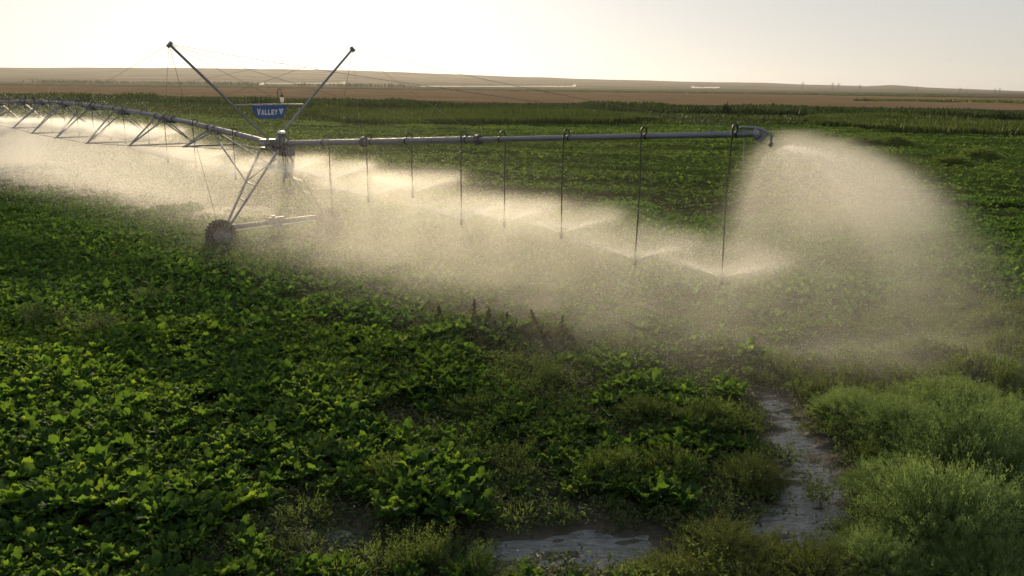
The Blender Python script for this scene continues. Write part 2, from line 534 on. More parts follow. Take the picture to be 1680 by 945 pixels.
# ------------------------------------------------------------------ plant shapes
def leaf(az, e0, lp, lb, wmax, bend, rows, cols, twist, ph, petiole=True):
    """one blade on its stalk: returns vertices and quads"""
    n = 16
    tot = lp + lb
    hd = np.array([math.cos(az), math.sin(az), 0])
    sd0 = np.array([-math.sin(az), math.cos(az), 0])
    pts, dirs = [], []
    p = np.array([0, 0, 0.02]) + hd * 0.02
    for i in range(n + 1):
        s = i / n
        e = e0 - bend * s ** 1.8
        dv = hd * math.cos(e) + Z * math.sin(e)
        pts.append(p.copy()); dirs.append(dv)
        p = p + dv * tot / n
    pts = np.array(pts); dirs = np.array(dirs)

    def at(s):
        f = s * n; i = min(int(f), n - 1); k = f - i
        return pts[i] * (1 - k) + pts[i + 1] * k, dirs[i]
    vs, fs = [], []
    s0 = lp / tot
    if petiole:
        for s in (0, s0 * 0.6, s0 * 1.1):
            q, dv = at(s)
            vs += [q - sd0 * 0.009, q + sd0 * 0.009]
        fs += [(0, 1, 3, 2), (2, 3, 5, 4)]
    b = len(vs)
    for j in range(rows + 1):
        q = j / rows
        c, dv = at(min(s0 + (1 - s0) * q, 0.999))
        tw = twist * q
        nr_ = np.cross(sd0, dv) * -1
        sd = sd0 * math.cos(tw) + nr_ * math.sin(tw)
        nn = np.cross(dv, sd)
        w = wmax * max(math.sin(math.pi * min(0.10 + 0.86 * q ** 0.95, 1)), 0.0) ** 0.62 if q < 1 else wmax * 0.30
        for k in range(cols + 1):
            v = -1 + 2 * k / cols
            wave = 0.32 * wmax * math.sin(q * 17 + ph + (2.0 if v > 0 else 0)) * abs(v) ** 1.5
            edge = 1 + 0.12 * math.sin(q * 23 + ph * 2 + v) * abs(v)
            vs.append(c + sd * (w * v * edge) + nn * (0.30 * w * abs(v) + wave))
    for j in range(rows):
        for k in range(cols):
            i = b + j * (cols + 1) + k
            fs.append((i, i + 1, i + cols + 2, i + cols + 1))
    return np.array(vs), np.array(fs)


def beet_template(nl, rows, cols, petiole, r, big=1.0):
    VS, FS, TS = [], [], []
    b = 0
    for i in range(nl):
        q = (i + 0.5) / nl
        az = i * 2.399 + r.uniform(-0.3, 0.3)
        e0 = R(86 - 34 * q + r.uniform(-10, 8))
        lp = r.uniform(0.12, 0.24) * (0.65 + 0.5 * q) * big
        lb = r.uniform(0.12, 0.215) * big
        v, f = leaf(az, e0, lp, lb, lb * r.uniform(0.25, 0.33), R(r.uniform(15, 95)), rows, cols, r.uniform(-0.9, 0.9), r.uniform(0, 6), petiole)
        VS.append(v); FS.append(f + b); b += len(v)
        TS.append(np.full(len(v), np.clip(0.62 - 0.3 * q + r.normal(0, 0.16), 0, 1)))
    return np.concatenate(VS), np.concatenate(FS), np.concatenate(TS)


def quads(c, a, s):
    """diamond leaflets: centre, half length vector, half width vector"""
    V = np.stack([c - a, c + s - a * 0.1, c + a, c - s - a * 0.1], 1).reshape(-1, 3)
    return V, np.arange(len(V)).reshape(-1, 4)


def unit(v):
    return v / (np.linalg.norm(v, axis=-1, keepdims=True) + 1e-9)


def bush_template(ns, nl, hgt, r, ll=0.055, lw=0.007, spike=0.12, upw=0.5):
    """a rounded bush of fine sprigs, radius 1: foliage and stems"""
    phi = r.uniform(0, 2 * math.pi, ns)
    cz = r.uniform(0.02, 1, ns) ** 0.8
    dirs = np.stack([np.cos(phi) * np.sqrt(1 - cz ** 2), np.sin(phi) * np.sqrt(1 - cz ** 2), cz], -1)
    lump = 0.74 + 0.50 * fbm(dirs[:, 0] * 2.3 + 7, dirs[:, 1] * 2.3 + dirs[:, 2], int(r.integers(99)), 3) + r.normal(0, 0.05, ns)
    lump = np.where(r.random(ns) < 0.2, lump * (1 + spike), lump)
    tip = dirs * lump[:, None] * np.array([1, 1, hgt])
    base = tip * np.array([0.30, 0.30, 0.0]) + r.normal(0, 0.02, (ns, 3)) * np.array([1, 1, 0])
    q = r.uniform(0.35, 1.0, (ns, nl)) ** 0.75
    bow = np.array([0, 0, 0.12])
    c = base[:, None] + (tip - base)[:, None] * q[..., None] + bow * (q * (1 - q))[..., None] * 2
    ax = unit((tip - base)[:, None] * 1.0 + r.normal(0, 0.55, (ns, nl, 3)) * np.linalg.norm(tip - base, axis=-1)[:, None, None] + np.array([0, 0, upw]))
    side = unit(np.cross(ax, r.normal(0, 1, (ns, nl, 3))))
    ln = r.uniform(0.6, 1.3, (ns, nl, 1)) * ll
    c = c + ax * ln + r.normal(0, 0.018, (ns, nl, 3))
    V, Fq = quads(c.reshape(-1, 3), (ax * ln).reshape(-1, 3), (side * lw * r.uniform(0.7, 1.3, (ns, nl, 1))).reshape(-1, 3))
    t = np.clip(0.5 + r.normal(0, 0.14, ns)[:, None] + r.normal(0, 0.1, (ns, nl)), 0, 1).repeat(4)
    V[:, 2] = np.maximum(V[:, 2], 0.0)
    # stems: narrow 3-sided strips
    k = max(ns // 3, 8)
    SV, SF = [], []
    for i in range(k):
        b, e = base[i], tip[i] * 0.96
        s = unit(np.cross(e - b, Z) + 1e-4) * 0.005
        m = (b + e) / 2 + bow * 0.5
        o = len(SV)
        SV += [b - s, b + s, m - s * 0.8, m + s * 0.8, e - s * 0.4, e + s * 0.4]
        SF += [(o, o + 1, o + 3, o + 2), (o + 2, o + 3, o + 5, o + 4)]
    return (V, Fq, t), (np.array(SV), np.array(SF))


def spire_template(ns, nl, r, hgt=1.0, spread=0.55, ll=0.04, lw=0.010):
    """tall leafy weed: leaning stems with leaflets and a tapering top"""
    C, A, S, Tn, SV, SF = [], [], [], [], [], []
    for i in range(ns):
        a = r.uniform(0, 2 * math.pi)
        b = np.array([math.cos(a), math.sin(a), 0]) * r.uniform(0, spread * 0.5)
        lean = np.array([math.cos(a), math.sin(a), 0]) * r.uniform(0.0, spread)
        hh = hgt * r.uniform(0.55, 1.05)
        q = np.sort(r.uniform(0.1, 1, nl))
        c = b + lean * (q ** 1.4)[:, None] + Z * (q * hh)[:, None]
        th = r.uniform(0, 2 * math.pi, nl)
        out = np.stack([np.cos(th), np.sin(th), r.uniform(0.1, 1.0, nl)], -1)
        reach = (0.16 * (1 - q) + 0.025)[:, None] * hgt * r.uniform(0.3, 1.0, (nl, 1))
        c = c + unit(out) * reach
        ax = unit(out + r.normal(0, 0.4, (nl, 3))); sd = unit(np.cross(ax, r.normal(0, 1, (nl, 3))))
        sz = r.uniform(0.6, 1.3, (nl, 1)) * (1.25 - 0.6 * q)[:, None]
        C.append(c + ax * ll * sz); A.append(ax * ll * sz); S.append(sd * lw * sz)
        Tn.append(np.clip(0.45 + 0.2 * q + r.normal(0, 0.15, nl), 0, 1).repeat(4))
        e = b + lean + Z * hh
        m = b + lean * 0.35 + Z * hh * 0.5
        s = np.array([-math.sin(a), math.cos(a), 0]) * 0.006
        o = len(SV)
        SV += [b - s, b + s, m - s * 0.8, m + s * 0.8, e - s * 0.3, e + s * 0.3]
        SF += [(o, o + 1, o + 3, o + 2), (o + 2, o + 3, o + 5, o + 4)]
    V, Fq = quads(np.concatenate(C), np.concatenate(A), np.concatenate(S))
    return (V, Fq, np.concatenate(Tn)), (np.array(SV), np.array(SF))


def scatter(name, temps, pos, rot, scl, tint, mat, which=None, tilt=None, sz=None):
    """many copies of the templates merged into ONE mesh"""
    n = len(pos)
    which = rng.integers(0, len(temps), n) if which is None else which
    VS, FS, TS = [], [], []
    b = 0
    for k, (v, f, t) in enumerate(temps):
        s = np.where(which == k)[0]
        if not len(s): continue
        c, si = np.cos(rot[s])[:, None], np.sin(rot[s])[:, None]
        sc = scl[s][:, None]
        zz = v[None, :, 2] * (sc if sz is None else sz[s][:, None])
        xx = (v[None, :, 0] * c - v[None, :, 1] * si) * sc + pos[s, 0:1]
        yy = (v[None, :, 0] * si + v[None, :, 1] * c) * sc + pos[s, 1:2]
        if tilt is not None:
            xx = xx + tilt[s, 0:1] * zz; yy = yy + tilt[s, 1:2] * zz
        VS.append(np.stack([xx, yy, zz + pos[s, 2:3]], -1).reshape(-1, 3).astype(np.float32))
        FS.append((f[None] + (np.arange(len(s)) * len(v))[:, None, None] + b).reshape(-1, f.shape[1]).astype(np.int32))
        TS.append(np.clip(t[None] + tint[s][:, None], 0, 1).reshape(-1).astype(np.float32))
        b += len(s) * len(v)
    return link(name, mesh_np(name, np.concatenate(VS), np.concatenate(FS), mat, np.concatenate(TS), smooth=True))


# ------------------------------------------------------------------ the beet crop
PHI = 0.50          # the rows' heading


def crop_points(ymin, ymax, across, along, jit):
    """row grid points that fall inside the picture's wedge between two distances"""
    c, s = math.cos(PHI), math.sin(PHI)
    L = ymax * 1.5
    a = np.arange(-L, L, along); b = np.arange(-L, L, across)
    A, B = np.meshgrid(a, b)
    A = A + rng.normal(0, jit, A.shape); B = B + rng.normal(0, jit * 0.6, B.shape)
    x = A * c - B * s; y = A * s + B * c + ymax * 0.5
    x, y = x.ravel(), y.ravel()
    k = (y > ymin) & (y < ymax) & (np.abs(x) < 0.74 * y + 6.0)
    return x[k], y[k]


def beet_keep(x, y):
    """how thick the crop stands: thin along the rut, the stream and in the weedy corner"""
    d1, p1 = seg_dist(x, y, STREAM)
    d2, p2 = seg_dist(x, y, RUT)
    d3, _ = seg_dist(x, y, RUT2)
    k = np.ones_like(x) * 0.97
    n = fbm(x / 2.2, y / 3.0, 41, 3)
    n2 = fbm(x / 1.1, y / 1.1, 43, 2)
    bare = np.clip((n - 0.53) * 8, 0, 1) * np.clip((x + 3.5) / 3.0, 0.05, 1) * np.clip((30 - y) / 10, 0, 1)
    k *= 1 - 0.75 * bare
    k *= np.where((n2 < 0.30) & (y < 24), 0.3, 1)
    k *= np.clip((d1 - 0.62) / 0.3, 0, 1)
    k *= np.clip((d2 - 0.34 - 0.62 * np.exp(-((p2 - 0.62) / 0.14) ** 2) - 0.45 * np.exp(-((p2 - 0.12) / 0.10) ** 2)) / 0.25, 0, 1)
    k *= np.clip((d3 - 0.25) / 0.3, 0.1, 1)
    wz = inside(x, y, WEEDZONE)
    k *= np.where(wz, 0.12, 1)
    return k


tr = np.random.default_rng(11)
BEET = [beet_template(int(tr.integers(22, 31)), 7, 4, True, tr) for _ in range(9)]
BEETM = [beet_template(13, 4, 2, False, tr, 1.05) for _ in range(8)]
BEETL = [beet_template(8, 2, 2, False, tr, 1.25) for _ in range(8)]

x, y = crop_points(7.6, 19.0, 0.42, 0.24, 0.07)
k = rng.random(len(x)) < beet_keep(x, y)
x, y = x[k], y[k]
px, py, dep = to_px(np.column_stack([x, y, np.full(len(x), 0.25)]))
vis = (px > -30) & (px < 1710) & (py < 985) & (py > 0)
order = np.argsort(dep + np.where(vis, 0, 1000))
first = order[:300]
rest = order[300:]
cl = np.clip((fbm(x / 1.25, y / 1.25, 51, 2) - 0.5) * 2.2 + 0.5, 0, 1)
size = np.where(x < -2.8, 0.82, 0.55) + np.where(x < -2.8, 0.42, 0.78) * cl + rng.normal(0, 0.08, len(x))
size *= np.where(x > 0, 0.95, 1.08)
size = np.where(y < 9.8, np.minimum(size, 0.92), size)
tint = (fbm(x / 3, y / 3, 53, 2) - 0.5) * 0.5 + np.where(x < -2.5, 0.10, -0.04)
zg = gz(x, y)
rot = rng.uniform(0, 6.283, len(x))
bm_meshes = [mesh_np('beet_plant', v, f, M_BEET, t, smooth=True) for v, f, t in BEET]
for i in first:
    o = link('beet_plant', bm_meshes[int(rng.integers(len(bm_meshes)))])
    o.location = (x[i], y[i], zg[i] - 0.01)
    o.rotation_euler = (rng.normal(0, 0.06), rng.normal(0, 0.06), rot[i])
    s = float(size[i]); o.scale = (s, s, s * float(rng.uniform(0.88, 1.12)))
    tag(o, 'leafy green sugar beet plant standing in the near rows of the crop', 'beet plant', 'sugar beet plants in the near rows')
o = scatter('beet_crop', BEET, np.column_stack([x, y, zg - 0.01])[rest], rot[rest], size[rest], tint[rest], M_BEET)
tag(o, 'crop of leafy sugar beet past the nearest plants', 'crop', kind='stuff')

def lod_line(x, y):
    return 40.0 + 22.0 * (fbm(x / 5.0, y / 5.0, 95, 3) - 0.5)


x, y = crop_points(19.0, 52.0, 0.47, 0.30, 0.08)
k = (rng.random(len(x)) < beet_keep(x, y)) & (y < lod_line(x, y))
x, y = x[k], y[k]
size = 0.75 + 0.6 * fbm(x / 2.5, y / 2.0, 51, 3) + rng.normal(0, 0.1, len(x))
tint = (fbm(x / 4, y / 3, 53, 3) - 0.5) * 0.7
o = scatter('beet_crop', BEETM, np.column_stack([x, y, gz(x, y)]), rng.uniform(0, 6.28, len(x)), size, tint, M_BEETF)
tag(o, 'crop of sugar beet around and under the irrigation pipe', 'crop', kind='stuff')

x, y = crop_points(29.0, 165.0, 0.9, 0.62, 0.2)
EDGE = gpoly([(-300, 180), (200, 181), (480, 200), (840, 206), (1100, 203), (1310, 206), (1500, 220), (1680, 226), (2000, 232)])
far = np.interp(x / y, EDGE[:, 0] / EDGE[:, 1], EDGE[:, 1])
n = fbm(x / 7, y / 4, 61, 4)
k = (y < far) & (y >= lod_line(x, y)) & (rng.random(len(x)) < np.clip(2.0 - 1.9 * n, 0.72, 1))
x, y = x[k], y[k]
size = 0.62 + 2.1 * (fbm((x * 0.95 - y * 0.3) / 9, (x * 0.3 + y * 0.95) / 2.0, 62, 3) - 0.36) + rng.normal(0, 0.16, len(x))
tint = (fbm(x / 9, y / 5, 63, 4) - 0.5) * 1.5 - 0.02 + rng.normal(0, 0.1, len(x))
o = scatter('beet_crop', BEETL, np.column_stack([x, y, np.zeros(len(x))]), rng.uniform(0, 6.28, len(x)), np.clip(size, 0.62, 1.5) * 1.1, tint, M_BEETD, sz=np.clip(size, 0.3, 1.3) * 0.85)
tag(o, 'far part of the sugar beet crop up to the reeds', 'crop', kind='stuff')

# ------------------------------------------------------------------ weeds
tr = np.random.default_rng(5)


def weed_kind(name, temp, mat):
    (v, f, t), (sv, sf) = temp
    return name, mesh_np('foliage', v, f, mat, t, smooth=True), mesh_np('stems', sv, sf, M_STEM)


KOCHIA = [weed_kind('weed_bush', bush_template(850, 62, 0.80, tr, 0.017, 0.0042, 0.18, 0.45), M_KOCHIA) for _ in range(4)]
ROUGH = [weed_kind('weed_bush', bush_template(600, 50, 0.75, tr, 0.018, 0.005, 0.25, 0.7), M_BROWNW) for _ in range(2)]
GREENB = [weed_kind('weed_bush', bush_template(420, 24, 0.85, tr, 0.055, 0.011, 0.25, 0.8), M_WEED) for _ in range(3)]
SPIRE = [weed_kind('tall_weed', spire_template(24, 95, tr), M_WEED) for _ in range(3)]


def place_weed(kind, px, py, wpx, hpx, label, cat, group):
    name, fm, sm = kind
    b = gnd(px, py)
    dep = to_px(b)[2]
    ppm = F / dep
    rx = wpx / ppm / 2
    hz = hpx / ppm * (1.2 if kind in KOCHIA else 1.0)
    root = empty(name, (b[0], b[1], float(gz(b[0], b[1])) - 0.02))
    root.rotation_euler = (0, 0, random.uniform(0, 6.28))
    for nm, m_ in (('foliage', fm), ('stems', sm)):
        c = link(nm, m_, root)
        top = max(v.co.z for v in fm.vertices) if not hasattr(place_weed, fm.name) else getattr(place_weed, fm.name)
        setattr(place_weed, fm.name, top)
        c.scale = (rx, rx, hz / top)
    tag(root, label, cat, group)
    return root


G_K = 'soft grey-green bushes right of the stream'
big = [
    (1590, 800, 280, 150, 'large dark-sided feathery bush behind the two brightest bushes'),
    (1545, 905, 270, 150, 'widest bright green feathery bush beside the right end of the stream'),
    (1440, 835, 130, 85, 'small bright green feathery bush on the bank where the stream widens'),
    (1690, 905, 200, 120, 'bright feathery bush cut off by the right edge of the photo'),
    (1470, 735, 200, 85, 'low grey-green bush right of the narrow end of the stream'),
    (1390, 700, 130, 60, 'grey-green bush nearest the misty end of the stream'),
    (1560, 690, 190, 70, 'low feathery bush behind the large dark-sided bush'),
    (1440, 955, 170, 85, 'low green bush at the bottom edge below the widest bright bush'),
    (1610, 975, 220, 95, 'bright green bush at the bottom right corner'),
    (1665, 745, 150, 95, 'tall-topped feathery bush on the right edge above the bright bushes'),
]
for i, (a, b, w, h, lab) in enumerate(big):
    place_weed(KOCHIA[i % 4], a, b, w, h, lab, 'bush', G_K)
for i, (a, b, w, h, lab) in enumerate([
        (1330, 965, 190, 80, 'brownish drying bush at the bottom edge below the stream'),
        (1195, 925, 180, 75, 'brown-green bush left of the stream at its lower end'),
        (1110, 965, 150, 62, 'brown-green bush at the bottom edge right of the puddle'),
        (1225, 985, 170, 62, 'low brownish bush on the bottom edge between two taller ones'),
        (1235, 800, 120, 58, 'brown-green bush on the left bank of the stream')]):
    place_weed(ROUGH[i % 2], a, b, w, h, lab, 'bush', 'drying bushes left of the stream')
for i, (a, b, w, h, lab) in enumerate([
        (1165, 715, 120, 65, 'lime green bush left of the narrow end of the stream'),
        (1005, 800, 140, 66, 'round green weed bush among the beets in the middle foreground'),
        (790, 690, 120, 50, 'low leafy weed among beets in front of the mist'),
        (640, 800, 120, 55, 'low leafy weed among beets left of the puddle'),
        (1060, 700, 110, 50, 'low lime weed clump near the foot of the mist'),
        (1600, 625, 130, 62, 'olive weed bush in thin mist behind the grey-green bushes'),
        (1668, 600, 120, 70, 'olive weed bush on the right edge in thin mist'),
        (1520, 600, 120, 48, 'low olive weed under the outer edge of the falling spray'),
        (1625, 545, 110, 42, 'farthest olive weed clump under the outer edge of the spray'),
        (1100, 790, 110, 60, 'dark green weed clump left of the brown-green bank bush')]):
    place_weed(GREENB[i % 3], a, b, w, h, lab, 'weed', 'leafy weeds among the beets')
for i, (a, b, w, h, lab) in enumerate([
        (655, 960, 140, 100, 'tall pale weed at the bottom edge left of the puddle'),
        (715, 950, 130, 105, 'tallest pale weed with spiky tops at the bottom edge left of the puddle'),
        (785, 965, 130, 85, 'pale leaning weed at the bottom edge touching the puddle'),
        (835, 985, 120, 70, 'low pale weed at the very bottom edge below the puddle'),
        (1640, 655, 120, 100, 'tall grassy weed on the right edge behind the bushes'),
        (1560, 640, 120, 60, 'tall thin weed right of the falling spray'),
        (1500, 930, 80, 90, 'spiky leafy weed standing in front of the widest bright bush'),
        (1570, 950, 80, 80, 'spiky leafy weed at the bottom edge before the bright bushes'),
        (1420, 770, 60, 62, 'thin dark weed between the stream and the grey-green bushes'),
        (1490, 780, 70, 72, 'dark leafy weed poking up between two feathery bushes'),
        (1625, 850, 70, 84, 'tall dark weed rising between the bright bushes at the right'),
        (1655, 960, 80, 84, 'dark spiky weed at the bottom right corner'),
        (1395, 925, 70, 70, 'ragged weed at the lower end of the stream'),
        (1270, 905, 60, 60, 'ragged weed overhanging the left edge of the stream'),
        (170, 560, 190, 55, 'grey feathery weed patch left of the near wheel'),
        (70, 545, 170, 50, 'grey feathery weed patch at the left edge among beets'),
        (255, 505, 130, 40, 'small feathery weed patch in front of the near wheel'),
        (560, 640, 110, 45, 'feathery weed in front of the wheel beam among beets'),
        (905, 640, 130, 60, 'thin weed at the lower edge of the mist')]):
    place_weed(SPIRE[i % 3], a, b, w, h, lab, 'weed', 'tall thin weeds')
for i, (a, b, w, h, lab) in enumerate([
        (1415, 240, 60, 21, 'small grey mound bush far out right of the pipe end, left of a pair'),
        (1464, 239, 66, 21, 'small grey mound bush far out right of the pipe end, right of a pair'),
        (1605, 263, 66, 28, 'dark mound bush far out near the right edge'),
        (1560, 270, 60, 18, 'low weedy mound beside the far dark mound bush')]):
    place_weed(GREENB[i % 3], a, b, w, h, lab, 'bush', 'far mound bushes in the crop')

# small weeds between the beets and over the weedy corner: uncountable
SMALL = []
for _ in range(5):
    (v, f, t), _s = spire_template(7, 26, tr, 0.42, 0.28, 0.030, 0.010)
    SMALL.append((v, f, t))
for _ in range(3):
    (v, f, t), _s = bush_template(60, 5, 0.9, tr, 0.10, 0.02, 0.3, 0.8)
    SMALL.append((v * 0.30, f, t))
GR = []
for _ in range(3):
    n = 46
    a = tr.uniform(0, 6.28, n); l = tr.uniform(0.25, 0.6, n)
    b = np.stack([np.cos(a), np.sin(a), np.zeros(n)], -1) * tr.uniform(0, 0.1, (n, 1))
    top = b + np.stack([np.cos(a) * 0.45, np.sin(a) * 0.45, np.ones(n)], -1) * l[:, None]
    sd = np.stack([-np.sin(a), np.cos(a), np.zeros(n)], -1) * 0.0035
    mid = (b + top) / 2 + Z * 0.05
    v = np.stack([b - sd, b + sd, mid + sd, mid - sd, mid - sd, mid + sd, top + sd * 0.15, top - sd * 0.15], 1).reshape(-1, 3)
    GR.append((v, np.arange(len(v)).reshape(-1, 4), np.full(len(v), 0.6)))


def wedge(n, y0, y1):
    y = np.sqrt(rng.uniform(y0 ** 2, y1 ** 2, n))
    return rng.uniform(-1, 1, n) * (0.72 * y + 4.0), y


x, y = wedge(14000, 7.6, 34)
wz = inside(x, y, WEEDZONE)
d1, p1 = seg_dist(x, y, STREAM); d2, p2 = seg_dist(x, y, RUT)
n = fbm(x / 1.8, y / 1.8, 77, 3)
keep = np.where(wz, 0.6, np.clip((n - 0.50) * 5, 0.03, 0.6) * np.clip((x + 5) / 4, 0.25, 1))
keep = np.where(d2 < 0.8, np.maximum(keep, 0.45), keep)
keep = np.where(d1 < 0.25, 0.02, np.where(d1 < 0.5, 0.22, np.where((d2 < 0.42) & (np.abs(p2 - 0.62) < 0.16), 0.06, keep)))
k = rng.random(len(x)) < keep
x, y = x[k], y[k]
o = scatter('weeds', SMALL, np.column_stack([x, y, gz(x, y) - 0.01]), rng.uniform(0, 6.28, len(x)), rng.uniform(0.5, 1.3, len(x)),
            (fbm(x / 2, y / 2, 78, 2) - 0.5) * 0.7, M_WEED)
tag(o, 'low leafy weeds between the beets and along the stream', 'weeds', kind='stuff')
x, y = wedge(21000, 13, 34)
wz = inside(x, y, WEEDZONE); d1, p1 = seg_dist(x, y, STREAM); d2, p2 = seg_dist(x, y, RUT)
n = fbm(x / 2.5, y / 2.5, 79, 3)
k = rng.random(len(x)) < np.where((d1 < 0.45) | (d2 < 0.4), 0.03, np.where(wz, np.clip((n - 0.45) * 2, 0.02, 0.35), 0.008))
x, y = x[k], y[k]
o = scatter('grass', GR, np.column_stack([x, y, gz(x, y) - 0.01]), rng.uniform(0, 6.28, len(x)), rng.uniform(0.4, 1.0, len(x)),
            rng.normal(-0.1, 0.2, len(x)), M_BROWNW)
tag(o, 'thin grass in the weedy corner beside the stream', 'grass', kind='stuff')

# creeping cover: tiny leaves close to the soil
x, y = wedge(40000, 7.6, 26)
d1, p1 = seg_dist(x, y, STREAM); d2, p2 = seg_dist(x, y, RUT)
k = ((d1 > 0.5) & ((d2 > 0.42) | (np.abs(p2 - 0.62) > 0.17))) | (rng.random(len(x)) < 0.08)
x, y = x[k], y[k]
CRP = []
for _ in range(4):
    n = 14
    a = tr.uniform(0, 6.28, n); rr_ = tr.uniform(0, 0.22, n)
    c = np.stack([np.cos(a) * rr_, np.sin(a) * rr_, tr.uniform(0.02, 0.14, n)], -1)
    ax = unit(tr.normal(0, 1, (n, 3)) * np.array([1, 1, 0.5])); sd = unit(np.cross(ax, Z + tr.normal(0, 0.4, (n, 3))))
    v, f = quads(c, ax * 0.035, sd * 0.017)
    CRP.append((v, f, np.full(len(v), 0.4)))
o = scatter('undergrowth', CRP, np.column_stack([x, y, gz(x, y)]), rng.uniform(0, 6.28, len(x)), rng.uniform(0.7, 1.4, len(x)),
            rng.normal(0, 0.2, len(x)), M_WEED)
tag(o, 'short undergrowth close to the damp soil', 'undergrowth', kind='stuff')

# docks: brown seed spikes that stand out against the mist
for i, (a, b, h, lab) in enumerate([
        (722, 545, 60, 'brown dock spike leftmost of the row against the mist'),
        (775, 545, 64, 'tallest brown dock spike against the mist, second of the row'),
        (800, 550, 52, 'thin dock spike just right of the tallest one'),
        (828, 555, 62, 'thin dock spike midway along the row against the mist'),
        (888, 560, 66, 'dark dock spike standing alone right of the thin ones'),
        (917, 575, 62, 'rightmost brown dock spike against the mist')]):
    g0 = gnd(a, b); ppm = F / to_px(g0)[2]
    hh = h / ppm * (0.72 + 0.2 * (i % 3) / 2)
    root = empty('dock_plant', (g0[0], g0[1], 0.03))
    c, ax, sd, tn = [], [], [], []
    nn = 800
    q = rng.uniform(0.2, 1, nn)
    th = rng.uniform(0, 6.28, nn)
    br = np.floor(q * 14) / 14
    rad = (1.04 - q) ** 1.1 * 0.30 * np.sqrt(rng.uniform(0.0, 1, nn)) * (0.6 + 0.4 * np.sin(q * 40 + 2 * th))
    c = np.stack([np.cos(th) * rad, np.sin(th) * rad, q * hh + rad * 0.8], -1)
    axv = unit(np.stack([np.cos(th), np.sin(th), np.ones(nn) * 1.2], -1)) * 0.026
    sdv = unit(np.cross(axv, Z)) * 0.011
    v, f = quads(c, axv, sdv)
    link('seed_head', mesh_np('seed_head', v, f, M_DOCK, rng.uniform(0.2, 0.8, len(v))), root)
    s = MB(); s.path([(g0[0], g0[1], 0.0), (g0[0] + 0.02, g0[1], hh * 0.5), (g0[0], g0[1] + 0.01, hh * 1.02)], [0.008, 0.006, 0.002], 5)
    s.build('stem', M_STEM, root)
    v, f, t = BEETM[i % len(BEETM)]
    lv = link('leaves', mesh_np('leaves', v, f, M_WEED, t, smooth=True), root); lv.scale = (1.0, 1.0, 1.5)
    root.rotation_euler = (float(rng.normal(0, 0.10)), float(rng.normal(0, 0.10)), 0)
    tag(root, lab, 'dock plant', 'dock plants at the edge of the mist')

# ------------------------------------------------------------------ far vegetation
def blades(name, pts, hmin, hmax, wid, mat, label, cat, tint0=0.5, lean=0.25):
    n = len(pts)
    a = rng.uniform(0, 6.28, n)
    h = rng.uniform(hmin, hmax, n) if np.isscalar(hmin) else rng.uniform(0, 1, n) * (hmax - hmin) + hmin
    sd = np.stack([np.cos(a), np.sin(a), np.zeros(n)], -1) * wid * rng.uniform(0.5, 1.2, (n, 1))
    top = pts + np.stack([rng.normal(0, lean, n) * h, rng.normal(0, lean, n) * h, h], -1)
    mid = pts * 0.5 + top * 0.5 + Z * 0.05
    v = np.stack([pts - sd * 0.5, pts + sd * 0.5, mid + sd, mid - sd, mid - sd, mid + sd, top + sd * 0.1, top - sd * 0.1], 1).reshape(-1, 3)
    t = np.clip(tint0 + rng.normal(0, 0.2, n) + (fbm(pts[:, 0] / 8, pts[:, 1] / 8, 91, 3) - 0.5) * 0.6, 0, 1).repeat(8)
    o = link(name, mesh_np(name, v, np.arange(len(v)).reshape(-1, 4), mat, t))
    return tag(o, label, cat, kind='stuff')


def strip_pts(front, back, n, hole=0.0, seed=0):
    fr, bk = gpoly(front), gpoly(back)
    u = rng.random(n); q = rng.random(n)
    f_ = np.stack([np.interp(u, np.linspace(0, 1, len(fr)), fr[:, k]) for k in (0, 1)], -1)
    b_ = np.stack([np.interp(u, np.linspace(0, 1, len(bk)), bk[:, k]) for k in (0, 1)], -1)
    p = f_ * (1 - q)[:, None] + b_ * q[:, None]
    wob = 0.12 * (fbm(p[:, 0] / 9, p[:, 1] / 5, seed + 1, 3) - 0.5)
    k = fbm(p[:, 0] / 14, p[:, 1] / 9, seed, 3) > hole + 0.6 * np.clip(1 - (np.minimum(u, 1 - u) + wob) / 0.16, 0, 1) * (seed > 105)
    return np.column_stack([p[k], np.zeros(k.sum())])


p = strip_pts([(-250, 167), (0, 168), (300, 171), (560, 180), (840, 187), (1120, 189), (1400, 194), (1680, 202), (1950, 208)],
              [(-250, 159), (0, 160.5), (300, 164), (560, 172), (840, 177), (1120, 181), (1400, 185), (1680, 191), (1950, 196)], 52000, 0.22, 101)
hb = 0.5 + 2.1 * fbm(p[:, 0] / 11, p[:, 1] / 30, 102, 3)
blades('reed_belt', p, hb * 0.5, hb * 1.25, 0.30, M_DARKV, 'dark belt of reeds and scrub along the near edge of the brown field', 'reeds', 0.5, 0.2)
p = strip_pts([(470, 203), (600, 206), (840, 206), (1000, 207), (1090, 203)], [(470, 188), (600, 187), (840, 190), (1000, 193), (1090, 196)], 26000, 0.25, 111)
hb = 0.35 + 1.9 * fbm(p[:, 0] / 12, p[:, 1] / 16, 112, 3)
blades('reed_bed', p, hb * 0.6, hb * 1.25, 0.14, M_REED, 'paler green reed bed behind the overhanging pipe', 'reeds', 0.55, 0.16)
p = strip_pts([(1310, 204), (1400, 212), (1500, 220), (1680, 226), (1950, 236)], [(1310, 194), (1400, 197), (1500, 201), (1680, 206), (1950, 212)], 26000, 0.2, 121)
hb = 0.3 + 1.5 * fbm(p[:, 0] / 12, p[:, 1] / 16, 122, 3)
blades('reed_bed', p, hb * 0.6, hb * 1.25, 0.14, M_REED, 'bright green reed bed beyond the crop on the right', 'reeds', 0.7, 0.16)
p = strip_pts([(-250, 181), (200, 182), (480, 201), (840, 207), (1100, 205), (1310, 207), (1950, 233)],
              [(-250, 168), (200, 170), (480, 176), (840, 184), (1100, 188), (1310, 192), (1950, 207)], 42000, 0.3, 131)
